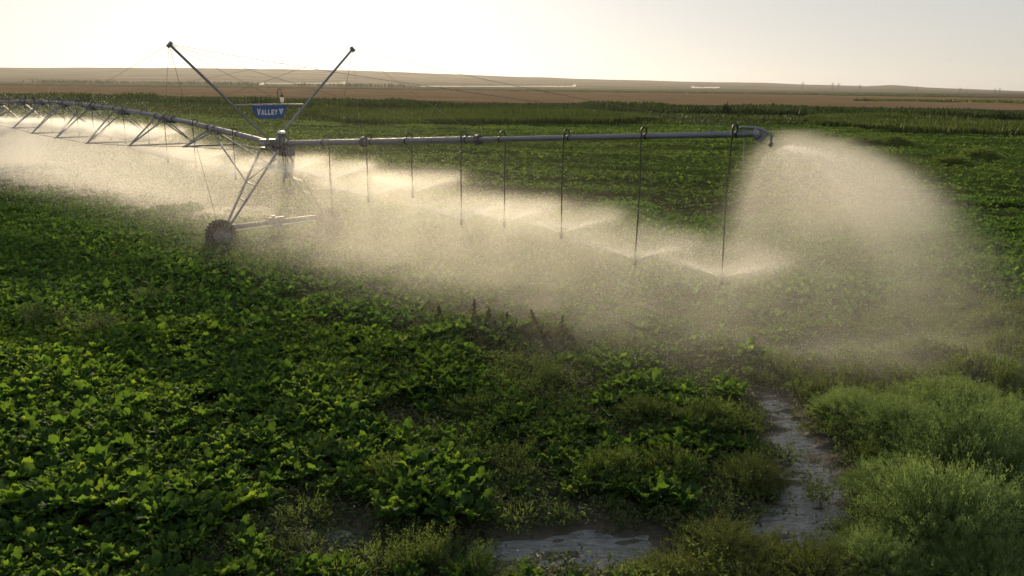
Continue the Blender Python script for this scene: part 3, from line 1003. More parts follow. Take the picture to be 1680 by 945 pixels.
blades('rough_grass', p, 0.2, 0.8, 0.16, M_REED, 'rough grass strip between crop and dark reed belt', 'grass', 0.4, 0.4)
# dark strips within the brown field
p = np.concatenate([strip_pts([(690, 151.3), (1050, 152), (1440, 156.5), (1600, 159)], [(690, 150.6), (1050, 151.2), (1440, 155.6), (1600, 158)], 2500, 0.35, 141),
                    strip_pts([(1390, 168.5), (1600, 171), (1800, 176)], [(1390, 167.5), (1600, 168.5), (1800, 172)], 2500, 0.3, 142)])
p[:, 2] = 0.4
blades('scrub', p, 0.5, 1.6, 1.4, M_REED, 'dark scrub strips across the brown field', 'scrub', 0.9, 0.3)


q = rng.random(46)
cx_ = np.interp(q, [0, 1], [60, 660]) + rng.normal(0, 12, 46)
tp = []
for a in cx_:
    g0 = ray(a, 130); g0 = g0 / g0[1] * rng.uniform(1900, 2450)
    m_ = int(rng.integers(8, 40))
    tp.append(np.column_stack([g0[0] + rng.normal(0, 22, m_), np.full(m_, g0[1]) + rng.normal(0, 10, m_), np.zeros(m_)]))
blades('far_scrub', np.concatenate(tp), 3.0, 8.5, 3.2, M_DARKV, 'tiny dark tree clumps scattered over the hazy plain below the hills', 'scrub', 0.4, 0.2)


def shrub(px, py, hpx, label):
    g0 = gnd(px, py); ppm = F / to_px(g0)[2]; hh = hpx / ppm
    root = empty('shrub', (g0[0], g0[1], 0))
    (v, f, t), (sv, sf) = bush_template(150, 16, 1.0, tr, 0.10, 0.035, 0.2, 0.4)
    c = link('crown', mesh_np('crown', v * np.array([0.38, 0.38, 0.9]) * hh + np.array([0, 0, hh * 0.12]), f, M_DARKV, t), root)
    s = MB(); s.path([(g0[0], g0[1], -0.1), (g0[0] + 0.05, g0[1], hh * 0.5)], [0.09, 0.05], 6); s.build('trunk', M_STEM, root)
    tag(root, label, 'shrub')


shrub(1190, 190, 17, 'lone upright dark shrub in the reed belt beyond the end of the pipe')
shrub(560, 172, 7, 'small dark shrub in the belt behind the blue sign')


def pylon(px, dist, hgt, label):
    d = ray(px, 150); d = d / d[1] * dist
    bx, by = d[0], d[1]
    zb = 0.0
    root = empty('power_pylon', (bx, by, zb))
    m = MB()
    w = hgt * 0.10
    for sx, sy in ((-1, -1), (1, -1), (1, 1), (-1, 1)):
        m.path([(bx + sx * w, by + sy * w, zb - 1), (bx + sx * w * 0.25, by + sy * w * 0.25, zb + hgt * 0.75), (bx, by, zb + hgt)], 0.2, 4)
    for q in (0.2, 0.4, 0.55, 0.7):
        a = w * (1 - q)
        m.path([(bx - a, by, zb + q * hgt), (bx + a, by, zb + (q + 0.15) * hgt)], 0.12, 4)
        m.path([(bx + a, by, zb + q * hgt), (bx - a, by, zb + (q + 0.15) * hgt)], 0.12, 4)
    m.build('lattice_tower', M_PYLON, root)
    a = MB()
    for q, l in ((0.72, 0.22), (0.84, 0.17)):
        a.path([(bx - hgt * l, by, zb + q * hgt), (bx + hgt * l, by, zb + q * hgt)], 0.35, 4)
    a.build('cross_arm', M_PYLON, root)
    tag(root, label, 'pylon', 'power pylons on the horizon')


for a, dd, hh, lab in [(1640, 2450, 17, 'tallest lattice power pylon on the skyline near the right edge'),
                       (1632, 2500, 15, 'lattice power pylon just left of the tallest one'),
                       (1575, 2300, 16, 'faint lattice pylon right of the low mound on the skyline'),
                       (1503, 2400, 19, 'faint lattice pylon above the right slope of the low mound'),
                       (1410, 2350, 22, 'faint lattice pylon just left of the low mound'),
                       (1375, 2400, 26, 'right one of two close pylons on the skyline'),
                       (1365, 2450, 27, 'left one of two close pylons on the skyline'),
                       (1316, 2400, 28, 'leftmost faint pylon on the skyline')]:
    pylon(a, dd, hh, lab)

# ------------------------------------------------------------------ the irrigator
IRR = empty('irrigation_machine', tuple(T))
tag(IRR, 'long wheeled crop irrigator with trussed pipe, V mast, blue sign and hanging sprinklers', 'irrigator')

LSPAN = 46.0
RISE = 1.0
ZT = 3.72           # pipe height at the tower


def zpipe(t):
    if t < 0:
        s = -t / LSPAN
        return ZT + RISE * 4 * s * (1 - s)
    return ZT + 0.0655 * t


PR = 0.10
m = MB(); m.path([P(t, 0, zpipe(t)) for t in np.linspace(-LSPAN, 0.2, 60)], PR, 14)
for t in np.arange(-LSPAN + 1, -0.6, 0.75):
    m.path([P(t, 0, zpipe(t) + PR * 0.8), P(t, 0, zpipe(t) + PR + 0.05)], 0.022, 6)
m.build('span_pipe', M_GALV, IRR)
TJ = tz(785, 230)[0]
TE = tz(1243, 219)[0]
m = MB(); m.path([P(0.55, 0, zpipe(0.55)), P(TJ, 0, zpipe(TJ))], PR * 0.98, 14)
for t in np.arange(0.9, TJ - 0.2, 0.55):
    m.path([P(t, 0, zpipe(t) + PR * 0.8), P(t, 0, zpipe(t) + PR + 0.03)], 0.018, 6)
    m.lathe(P(t - 0.1, 0, zpipe(t - 0.1)), D, [(PR * 0.9, -0.02), (PR + 0.006, -0.018), (PR + 0.006, 0.018), (PR * 0.9, 0.02)], 14)
m.build('overhang_pipe', M_GALV, IRR)
m = MB(); m.path([P(TJ, 0, zpipe(TJ)), P(TE, 0, zpipe(TE))], 0.07, 14)
for t in np.arange(TJ + 0.5, TE - 0.2, 0.75):
    m.path([P(t, 0, zpipe(t) + 0.05), P(t, 0, zpipe(t) + 0.105)], 0.016, 6)
m.build('overhang_pipe', M_GALV, IRR)


def flange(t, r):
    m = MB()
    z = zpipe(t)
    sl = P(t + 0.1, 0, zpipe(t + 0.1)) - P(t - 0.1, 0, zpipe(t - 0.1))
    m.lathe(P(t, 0, z), sl, [(r * 0.9, -0.05), (r * 1.65, -0.048), (r * 1.65, -0.012), (r * 1.12, -0.01), (r * 1.12, 0.01), (r * 1.65, 0.012), (r * 1.65, 0.048), (r * 0.9, 0.05)], 16)
    for k in range(8):
        a = 2 * math.pi * k / 8
        c = P(t, 0, z) + (U * math.cos(a) + Z * math.sin(a)) * r * 1.42
        m.path([c - D * 0.075, c + D * 0.075], 0.016, 6)
    m.build('flange', M_BRACKET, IRR)


for t, r_ in ((TJ, 0.09), (tz(597, 236)[0], 0.10), (tz(285, 196)[0], 0.10), (tz(60, 167)[0], 0.10), (0.6, 0.10)):
    flange(t, r_)

# truss: brackets on the pipe, spreader bars below, legs between, rods along
tb = [tz(x, y)[0] for x, y in ((352, 212), (270, 193), (203, 182), (150, 175), (105, 170), (67, 167.5), (36, 166))]
while tb[-1] > -LSPAN + 6: tb.append(tb[-1] - 4.7)
spr = [(303, 240.5, 0.95), (212, 239, 1.35), (143, 235, 1.6), (92.4, 226, 1.65), (52.4, 218.6, 1.65), (21.4, 210, 1.65)]
rodN, rodF = [], []
nb = len(tb)
for i, t in enumerate(tb):
    z = zpipe(t)
    m = MB()
    m.prism([P(t - 0.42, 0, z - 0.06), P(t - 0.15, 0, z + 0.02), P(t + 0.15, 0, z + 0.02), P(t + 0.42, 0, z - 0.06), P(t + 0.42, 0, z - 0.22), P(t - 0.42, 0, z - 0.22)], U * 0.115)
    m.lathe(P(t, 0, z), D, [(PR * 0.95, -0.06), (PR * 1.35, -0.055), (PR * 1.35, 0.055), (PR * 0.95, 0.06)], 14)
    m.build('truss_bracket', M_BRACKET, IRR)
    mid = t - 2.35
    w = np.interp(-mid, [4, 9, 14, 19, 29, 34, 38, 43], [0.95, 1.35, 1.6, 1.65, 1.65, 1.6, 1.35, 0.95])
    if i < len(spr):
        tt, zz = tz(spr[i][0], spr[i][1], -w)
    else:
        tt, zz = t - 1.2, zpipe(t) - 1.6 + 0.05 * i
    if tt < -LSPAN + 2.5: continue
    n_, f_ = P(tt, -w, zz), P(tt, w, zz)
    rodN.append(n_); rodF.append(f_)
    MB().path([n_ - U * 0.08, f_ + U * 0.08], 0.035, 8).build('spreader_bar', M_STEEL, IRR)
    ta = tt - (t - tt) * 0.9
    for q in (n_, f_):
        sgn = -0.1 if q is n_ else 0.1
        for t2 in (t, ta):
            MB().path([P(t2, sgn, zpipe(t2) - 0.12), q], 0.035, 6).build('truss_leg', M_STEEL, IRR)
    m = MB(); m.lathe(P(ta, 0, zpipe(ta)), D, [(PR * 0.95, -0.07), (PR * 1.25, -0.065), (PR * 1.25, 0.065), (PR * 0.95, 0.07)], 14)
    m.build('pipe_collar', M_BRACKET, IRR)
for rod, s in ((rodN, -1), (rodF, 1)):
    MB().path([P(-0.5, s * 0.3, ZT - 0.3)] + rod + [P(-LSPAN + 0.5, s * 0.3, ZT - 0.3)], 0.014, 5).build('truss_rod', M_STEEL, IRR)


# tower: legs, base beam, wheels, gear motor
def wheel(c):
    root = empty('wheel', tuple(np.array(c) - T), IRR)
    ty = MB()
    ty.lathe(c, D, [(0.33, -0.12), (0.42, -0.15), (0.50, -0.14), (0.545, -0.08), (0.55, 0), (0.545, 0.08), (0.50, 0.14), (0.42, 0.15), (0.33, 0.12)], 40, True)
    for k in range(26):
        for sgn in (-1, 1):
            a = 2 * math.pi * (k + (0.5 if sgn > 0 else 0)) / 26
            e = U * math.cos(a) + Z * math.sin(a); tg = -U * math.sin(a) + Z * math.cos(a)
            lug = D * sgn * 0.075 + tg * 0.03
            ty.box(np.array(c) + e * 0.555 + D * sgn * 0.075, lug, tg * 0.018 - D * sgn * 0.006, e * 0.022)
    ty.build('tyre', M_RUBBER, root)
    ri = MB()
    ri.lathe(c, D, [(0.0, 0.03), (0.10, 0.03), (0.12, -0.02), (0.26, -0.04), (0.31, -0.11), (0.335, -0.115), (0.335, 0.115), (0.31, 0.11), (0.26, 0.0), (0.12, 0.05), (0.0, 0.05)], 28)
    ri.lathe(c, D, [(0.0, -0.16), (0.05, -0.16), (0.06, -0.12), (0.06, 0.12), (0.05, 0.16), (0.0, 0.16)], 12)
    for k in range(8):
        a = 2 * math.pi * k / 8
        b = np.array(c) + (U * math.cos(a) + Z * math.sin(a)) * 0.09
        ri.path([b - D * 0.05, b + D * 0.075], 0.012, 6)
    ri.build('rim', M_STEEL, root)


HB = 2.28           # half the wheel base


def tower(t0, main=True):
    for s in (-1, 1):
        bot = P(t0, s * (HB - 0.22), 0.78)
        for k in (-1, 1):
            top = P(t0 + k * 0.62, s * 0.18, ZT - 0.22)
            MB().path([top, bot + D * k * 0.10], 0.042, 8).build('tower_leg', M_STEEL, IRR)
        for q in (0.42, 0.62):
            a = P(t0 - 0.62, s * 0.18, ZT - 0.22) * (1 - q) + (bot - D * 0.1) * q
            b = P(t0 + 0.62, s * 0.18, ZT - 0.22) * (1 - q - 0.03) + (bot + D * 0.1) * (q + 0.03)
            MB().path([a, b], 0.024, 6).build('cross_brace', M_STEEL, IRR)
        a = P(t0 - 0.62, s * 0.18, ZT - 0.22) * 0.58 + (bot - D * 0.1) * 0.42
        MB().path([a, P(t0 + 0.55, s * 0.22, ZT - 0.5)], 0.022, 6).build('cross_brace', M_STEEL, IRR)
        if main:
            MB().path([P(tb[0], s * 0.1, zpipe(tb[0]) - 0.14), a], 0.036, 8).build('truss_leg', M_STEEL, IRR)
        g = MB()
        g.lathe(P(t0, s * HB, 0.55), D, [(0.0, -0.42), (0.09, -0.42), (0.14, -0.36), (0.14, -0.17), (0.08, -0.15)], 14)
        g.box(P(t0 - 0.30, s * (HB - 0.12), 0.62), D * 0.10, U * 0.16, Z * 0.12)
        g.build('gearbox', M_BRACKET, IRR)
        wheel(P(t0, s * HB, 0.55))
    MB().path([P(t0 - 0.30, -HB + 0.05, 0.76), P(t0 - 0.30, HB - 0.05, 0.76)], 0.085, 12).build('base_beam', M_GALV, IRR)
    MB().path([P(t0 - 0.02, -HB + 0.2, 0.68), P(t0 - 0.02, HB - 0.2, 0.68)], 0.022, 8).build('drive_shaft', M_CAP, IRR)
    g = MB()
    g.path([P(t0 - 0.12, -0.35, 0.84), P(t0 - 0.12, 0.35, 0.84)], 0.13, 14)
    g.box(P(t0 - 0.12, 0.0, 0.70), D * 0.15, U * 0.16, Z * 0.14)
    g.path([P(t0 - 0.12, -0.1, 0.9), P(t0 - 0.12, -0.1, 1.04)], 0.06, 8)
    g.build('drive_motor', M_GALV, IRR)
    h = MB()
    h.box(P(t0, 0, ZT - 0.2), D * 0.66, U * 0.2, Z * 0.05)
    h.box(P(t0 - 0.1, 0, ZT - 0.05), D * 0.25, U * 0.14, Z * 0.12)
    h.build('tower_head', M_BRACKET, IRR)


tower(0.0)
tower(-LSPAN, False)

# control box and slip-ring dome on the tower
tc_, zc_ = 0.42, ZT
m = MB()
m.box(P(0.22, 0.42, ZT - 0.22), D * 0.26, U * 0.20, Z * 0.23)
m.box(P(0.22, 0.42, ZT + 0.02), D * 0.28, U * 0.22, Z * 0.015)
m.box(P(0.22, 0.205, ZT - 0.22), D * 0.20, U * 0.012, Z * 0.19)
m.build('control_box', M_BOX, IRR)
m = MB(); m.lathe(P(0.36, 0.15, ZT + 0.1), Z + D * 0.12, [(0.0, -0.22), (0.18, -0.22), (0.20, -0.18), (0.20, 0.0), (0.18, 0.04), (0.14, 0.07), (0.14, 0.25), (0.16, 0.26), (0.16, 0.31)], 20)
m.build('swivel_joint', M_BOX, IRR)
m = MB(); m.lathe(P(0.36, 0.15, ZT + 0.1) + (Z + D * 0.12) * 0.33, Z + D * 0.12, [(0.16, -0.025), (0.16, 0.0), (0.12, 0.035), (0.0, 0.05)], 20)
m.build('swivel_cap', M_CAP, IRR)
m = MB()
m.path([P(0.45, 0.10, ZT - 0.25), P(0.52, 0.10, ZT - 0.9), P(0.55, 0.05, ZT - 1.3), P(0.5, 0.02, ZT - 1.45)], 0.02, 6)
m.path([P(0.40, 0.30, ZT - 0.7), P(0.47, 0.30, ZT - 1.2), P(0.7, 0.5, ZT - 2.4), P(0.85, 1.6, 0.9)], 0.012, 6)
m.build('power_cable', M_HOSE, IRR)

# V mast in the plane across the pipe
def mast_tip(px, py):
    d = ray(px, py); o = T - CAM
    k = (o @ D) / (d @ D)
    q = CAM + d * k - T
    return float(q @ U), float(q[2])


wn, zn = mast_tip(277, 72)
wf, zf = mast_tip(579, 80)
wc = (wn + wf) / 2
base_n, base_f = P(-0.12, wc - 0.12, ZT + 0.12), P(-0.12, wc + 0.12, ZT + 0.12)
tipn, tipf = P(0, wn, zn), P(0, wf, zf)
print('mast', wn, zn, wf, zf, 'TE', TE, 'TJ', TJ, 'zE', zpipe(TE), tz(1243, 219), 'brk', [(round(tz(x, y)[0], 1), round(tz(x, y)[1], 2), round(zpipe(tz(x, y)[0]), 2)) for x, y in ((352, 211), (270, 192), (203, 181), (150, 173), (105, 169), (67, 167), (36, 165.7))])
for b_, e_ in ((base_n, tipn), (base_f, tipf)):
    dv = unit(e_ - b_)
    a1 = unit(np.cross(dv, D)); 
    m = MB()
    L_ = np.linalg.norm(e_ - b_) / 2
    c_ = (b_ + e_) / 2
    m.box(c_, dv * L_, a1 * 0.045, D * 0.008)
    m.box(c_ + D * 0.045 - a1 * 0.037, dv * L_, a1 * 0.008, D * 0.037)
    m.box(e_ - dv * 0.03, dv * 0.05, a1 * 0.10, D * 0.06)
    m.build('mast_arm', M_STEEL, IRR)
m = MB(); m.box(P(-0.12, wc, ZT + 0.08), D * 0.2, U * 0.45, Z * 0.09); m.box(P(-0.12, wc / 2, ZT + 0.05), D * 0.16, U * abs(wc / 2 + 0.3), Z * 0.06)
m.build('mast_foot', M_STEEL, IRR)


def on_arm(b_, e_, px):
    for k in np.linspace(0, 1, 400):
        q = b_ * (1 - k) + e_ * k
        x_ = to_px(q)[0]
        if (b_ is base_n and x_ < px) or (b_ is base_f and x_ > px): return q
    return e_


ca, cb = on_arm(base_n, tipn, 383), on_arm(base_f, tipf, 497)
zc = (ca[2] + cb[2]) / 2 + 0.07
ca = ca.copy(); cb = cb.copy(); ca[2] = cb[2] = zc
m = MB(); m.box((ca + cb) / 2 + D * 0.02, (cb - ca) / 2, D * 0.03, Z * 0.025); m.build('mast_crossbar', M_GALV, IRR)
wa = float((ca - T) @ U); wb = float((cb - T) @ U)


def w_at(px):
    d = ray(px, 180); o = T - CAM
    k = (o @ D) / (d @ D)
    return float((CAM + d * k - T) @ U)


s0, s1 = w_at(413), w_at(468)
b0, b1 = w_at(420), w_at(463)
SD = 0.05
hs = 0.47
sign_o = MB().prism([P(SD, s0, zc - 0.03), P(SD, s0 + 0.02, zc - 0.03 - hs * 0.45), P(SD, b0 + 0.02, zc - 0.03 - hs * 0.93), P(SD, b0 + 0.10, zc - 0.03 - hs), P(SD, b1 - 0.10, zc - 0.03 - hs), P(SD, b1 - 0.02, zc - 0.03 - hs * 0.93), P(SD, s1 - 0.02, zc - 0.03 - hs * 0.45), P(SD, s1, zc - 0.03)], D * 0.012).build('sign', M_SIGN, IRR)
# letters of straight strokes, raised 4 mm from the panel
sw = s1 - s0
lh = hs * 0.40
lx = s0 + sw * 0.11
lz = zc - 0.03 - hs * 0.70
GL = {
    'V': [[(0, 1), (0.30, 1), (0.5, 0.38), (0.70, 1), (1, 1), (0.62, 0), (0.38, 0)]],
    'A': [[(0, 0), (0.28, 0), (0.5, 0.66), (0.72, 0), (1, 0), (0.62, 1), (0.38, 1)], [(0.33, 0.18), (0.67, 0.18), (0.61, 0.36), (0.39, 0.36)]],
    'L': [[(0.08, 0), (0.92, 0), (0.92, 0.26), (0.38, 0.26), (0.38, 1), (0.08, 1)]],
    'E': [[(0.08, 0), (0.38, 0), (0.38, 1), (0.08, 1)], [(0.385, 0), (0.95, 0), (0.95, 0.24), (0.385, 0.24)], [(0.385, 0.39), (0.85, 0.39), (0.85, 0.61), (0.385, 0.61)], [(0.385, 0.76), (0.95, 0.76), (0.95, 1), (0.385, 1)]],
    'Y': [[(0.36, 0), (0.64, 0), (0.64, 0.42), (1, 1), (0.70, 1), (0.5, 0.66), (0.30, 1), (0, 1), (0.36, 0.42)]],
}
for side in (1, -1):
    m = MB()
    fz = SD + side * 0.016

    def lp(a, b):
        w_ = lx + a
        if side < 0: w_ = s0 + s1 - w_
        return P(fz, w_, lz + b)
    cw = sw * 0.098
    cx = 0.0
    for i, ch in enumerate('VALLEY'):
        hgt = lh * (1.18 if i == 0 else 1.0)
        ww = cw * (1.15 if i == 0 else 0.92)
        for poly in GL[ch]:
            q = [lp(cx + a * ww + b * 0.02, b * hgt) for a, b in poly]
            th = D * 0.004
            n_ = len(q)
            m.add([p_ + th * side for p_ in q], [tuple(range(n_))])
        cx += ww * 1.10
    m.build('lettering', M_LET, sign_o)
    m = MB()
    ex = sw * 0.665
    ew = sw * 0.145
    for poly in ([(0.0, 1.15), (0.26, 1.15), (0.55, 0.45), (0.45, -0.1)], [(1.0, 1.15), (0.74, 1.15), (0.58, 0.62), (0.58, 0.3)], [(0.40, 1.15), (0.62, 1.15), (0.52, 0.78)]):
        q = [lp(ex + a * ew, b * lh) for a, b in poly]
        m.add([p_ + D * 0.004 * side for p_ in q], [tuple(range(len(q)))])
    m.build('emblem', M_LET, sign_o)

# lamp on its gooseneck above the crossbar
wl = w_at(456.5); wl2 = w_at(463)
zt_ = zc + 0.56
dw = (wl2 - wl) / 2
lamp = MB()
lamp.path([P(0.02, wl, zc)] + [P(0.02, wl, zc + 0.4)] + [P(0.02, wl + dw - dw * math.cos(a), zt_ - dw + dw * math.sin(a)) for a in np.linspace(0, math.pi, 9)] + [P(0.02, wl2, zc + 0.34)], 0.016, 8)
lo = lamp.build('lamp', M_BRACKET, IRR)
MB().lathe(P(0.02, wl2, zc + 0.30), Z, [(0.0, 0.06), (0.05, 0.06), (0.075, 0.0), (0.075, -0.03), (0.0, -0.03)], 14).build('lamp_cap', M_BRACKET, lo)
mg, nt, out = nodes('frosted_glass')
tl = nt.nodes.new('ShaderNodeBsdfTranslucent'); tl.inputs[0].default_value = (0.95, 0.93, 0.88, 1)
pb = N(nt, 'ShaderNodeBsdfPrincipled', Roughness=0.15); pb.inputs['Base Color'].default_value = (0.85, 0.83, 0.78, 1)
mx = N(nt, 'ShaderNodeMixShader'); mx.inputs[0].default_value = 0.7
nt.links.new(pb.outputs[0], mx.inputs[1]); nt.links.new(tl.outputs[0], mx.inputs[2]); nt.links.new(mx.outputs[0], out.inputs[0])
MB().lathe(P(0.02, wl2, zc + 0.26), Z, [(0.068, 0.01), (0.07, -0.10), (0.055, -0.17), (0.0, -0.19)], 14).build('lamp_glass', mg, lo)

# guy cables
def cable(a, b, r_=0.006):
    a, b = np.array(a), np.array(b)
    sag = np.linalg.norm(b - a) * 0.006
    MB().path([a * (1 - q) + b * q - Z * sag * 4 * q * (1 - q) for q in np.linspace(0, 1, 9)], r_, 5).build('guy_cable', M_CABLE, IRR)


t590 = tz(592, 236)[0]
for tip in (tipn, tipf):
    for t in (t590, TJ, TE - 0.15):
        cable(tip, P(t, 0, zpipe(t) + 0.1))
    cable(tip, P(tb[4], 0, zpipe(tb[4]) + 0.1))
    cable(tip, P(tb[1], 0, zpipe(tb[1]) + 0.1))
cable(tipn, P(-0.35, -HB + 0.1, 0.8), 0.008)
cable(tipf, P(-0.35, HB - 0.1, 0.8), 0.008)

# drop hoses: gooseneck over the pipe, hose, nozzle
HOSES = [(541.5, 297, 1), (604, 326, -1), (677, 318, 1), (757, 362, -1), (827.5, 366, 1), (921, 384, -1), (1042, 427, -1), (1184, 457, -1),
         (469, 286, -1), (386.5, 289, -1), (321.5, 270, -1), (275.5, 262, -1), (245, 233, 1), (206, 232, -1), (182, 226, 1), (155, 224, -1), (130, 220, -1),
         (108, 217, 1), (86, 215, -1), (66, 213, 1), (46, 213, -1), (24, 215, 1), (2.4, 221, -1)]
NOZ = []
for a, b, s in HOSES:
    ww = s * 0.20
    t, z = tz(a, b, ww)
    if t > 0: t_top = tz(a + (a - 830) * 0.018 if a > 830 else a, zpipe(0) and 225, ww)[0]
    z = min(max(z, 1.7), zpipe(t) - 0.9)
    zp = zpipe(t)
    NOZ.append((t, ww, z))
    hose = empty('drop_hose', tuple(P(t, ww, zp) - T), IRR)
    rp = PR if t < TJ else 0.07
    g = MB()
    hh = 0.26
    g.path([P(t - 0.0, 0, zp + rp * 0.9)] + [P(t, ww / 2 - ww / 2 * math.cos(q), zp + rp + 0.05 + 0.09 * math.sin(q)) for q in np.linspace(0, math.pi, 9)] + [P(t, ww, zp - 0.05)], 0.022, 8)
    g.lathe(P(t, 0, zp), D, [(rp * 0.96, -0.03), (rp * 1.14, -0.028), (rp * 1.14, 0.028), (rp * 0.96, 0.03)], 14)
    g.build('gooseneck', M_HOSE, hose)
    h = MB(); bow = rng.normal(0, 0.02)
    h.path([P(t, ww, zp - 0.04), P(t + bow, ww, zp * 0.6 + z * 0.4), P(t, ww, z + 0.02)], 0.015 if t < 6 else 0.017, 8)
    h.build('hose', M_HOSE, hose)
    nz_ = MB()
    c = P(t, ww, z)
    nz_.lathe(c, Z, [(0.0, -0.13), (0.03, -0.13), (0.038, -0.09), (0.038, -0.05), (0.02, -0.045)], 12)
    nz_.lathe(c, Z, [(0.0, -0.02), (0.05, -0.022), (0.05, -0.008), (0.022, 0.0), (0.024, 0.07), (0.03, 0.08), (0.03, 0.15), (0.018, 0.17), (0.0, 0.17)], 12)
    for k in range(3):
        q = 2.09 * k
        e = (U * math.cos(q) + D * math.sin(q)) * 0.034
        nz_.path([c + e - Z * 0.06, c + e - Z * 0.0], 0.007, 5)
    nz_.build('nozzle', M_NOZ, hose)

# end sprinkler: flanged cap, gooseneck and down pipe with its spray head
zE = zpipe(TE)
m = MB()
m.lathe(P(TE, 0, zE), D, [(0.0, -0.01), (0.06, -0.05), (0.12, -0.045), (0.12, 0.0), (0.095, 0.01), (0.095, 0.04), (0.07, 0.07), (0.0, 0.09)], 18)
m.prism([P(TE - 0.02, 0, zE + 0.07), P(TE + 0.16, 0, zE + 0.09), P(TE + 0.23, 0, zE), P(TE + 0.10, 0, zE - 0.16), P(TE - 0.02, 0, zE - 0.15)], U * 0.012)
m.build('end_cap', M_STEEL, IRR)
es = MB()
es.path([P(TE - 0.42, 0.0, zE + 0.05), P(TE - 0.42, 0, zE + 0.10), P(TE - 0.36, 0, zE + 0.125), P(TE - 0.05, 0, zE + 0.125), P(TE + 0.10, 0, zE + 0.10), P(TE + 0.20, 0, zE + 0.05), P(TE + 0.28, 0, zE + 0.02), P(TE + 0.31, 0, zE - 0.03)], 0.028, 10)
eo = es.build('end_sprinkler', M_STEEL, IRR)
MB().path([P(TE + 0.31, 0, zE), P(TE + 0.31, 0, zE - 0.15)], 0.028, 10).build('down_pipe', M_GALV, eo)
ms = MB(); ms.lathe(P(TE + 0.31, 0, zE - 0.2), Z, [(0.0, -0.05), (0.025, -0.05), (0.045, -0.02), (0.045, 0.04), (0.02, 0.06), (0.0, 0.06)], 12)
ms.build('spray_head', M_HOSE, eo)
MB().path([P(TE - 0.32, 0.05, zE - 0.03), P(TE - 0.31, 0.05, zE - 0.45), P(TE - 0.30, 0.05, zE - 0.6)], 0.012, 6).build('drain_hose', M_GALV, IRR)
ENDP = P(TE + 0.31, 0, zE - 0.23)
print('ENDP px', to_px(ENDP), 'noz', [tuple(round(float(q), 2) for q in n_) for n_ in NOZ])

# ------------------------------------------------------------------ spray: droplets thrown, dragged and blown
def fly(p0, v0, k, wind, n_steps, dt, tmax, turb):
    """positions of droplets, each stopped at its own time"""
    p = p0.copy(); v = v0.copy()
    stop = rng.random(len(p)) ** 0.8 * tmax
    res = p.copy(); done = np.zeros(len(p), bool)
    g = np.array([0, 0, -9.81])
    for i in range(n_steps):
        rel = v - wind
        sp = np.linalg.norm(rel, axis=1, keepdims=True)
        v = v + (g - k[:, None] * rel * (0.35 + 0.65 * sp)) * dt
        p = p + v * dt
        m_ = (~done) & ((i * dt >= stop) | (p[:, 2] < 0.1))
        res[m_] = p[m_]; done |= m_
        if done.all(): break
    res[~done] = p[~done]
    age = np.minimum(stop, n_steps * dt)[:, None]
    return res + rng.normal(0, 1, res.shape) * turb * age


def cloud(name, pts, rad, label, mat=M_DROP):
    me = bpy.data.meshes.new(name)
    me.vertices.add(len(pts)); me.vertices.foreach_set('co', np.asarray(pts, np.float32).ravel())
    me.update()
    o = link(name, me)
    bpy.context.view_layer.objects.active = o
    for q in bpy.context.selected_objects: q.select_set(False)
    o.select_set(True)
    bpy.ops.object.convert(target='POINTCLOUD')
    o = bpy.context.view_layer.objects.active
    pc = o.data
    at = pc.attributes.get('radius') or pc.attributes.new('radius', 'FLOAT', 'POINT')
    at.data.foreach_set('value', np.asarray(rad, np.float32))
    pc.materials.clear(); pc.materials.append(mat)
    tag(o, label, 'spray', kind='stuff')
    return o


WIND = np.array([-0.25, 0.62, 0.0])
PTS, RAD = [], []
G0, G1 = np.array([-50.0, -6.0, 0.0]), np.array([28.0, 17.0, 6.2])
GN_ = np.array([390, 105, 42])
GRID = np.zeros(int(GN_.prod()))


def splat(q, wt):
    """adds droplets to the mist grid in the machine's axes"""
    r_ = q - T
    c = np.stack([r_ @ D, r_ @ U, q[:, 2]], -1)
    f = (c - G0) / (G1 - G0) * (GN_ - 1) + rng.uniform(-0.5, 0.5, c.shape)
    i = np.rint(f).astype(int)
    ok = ((i >= 0) & (i < GN_)).all(1)
    i = i[ok]
    GRID[:] += np.bincount(i[:, 0] + GN_[0] * (i[:, 1] + GN_[1] * i[:, 2]), weights=wt[ok], minlength=len(GRID))


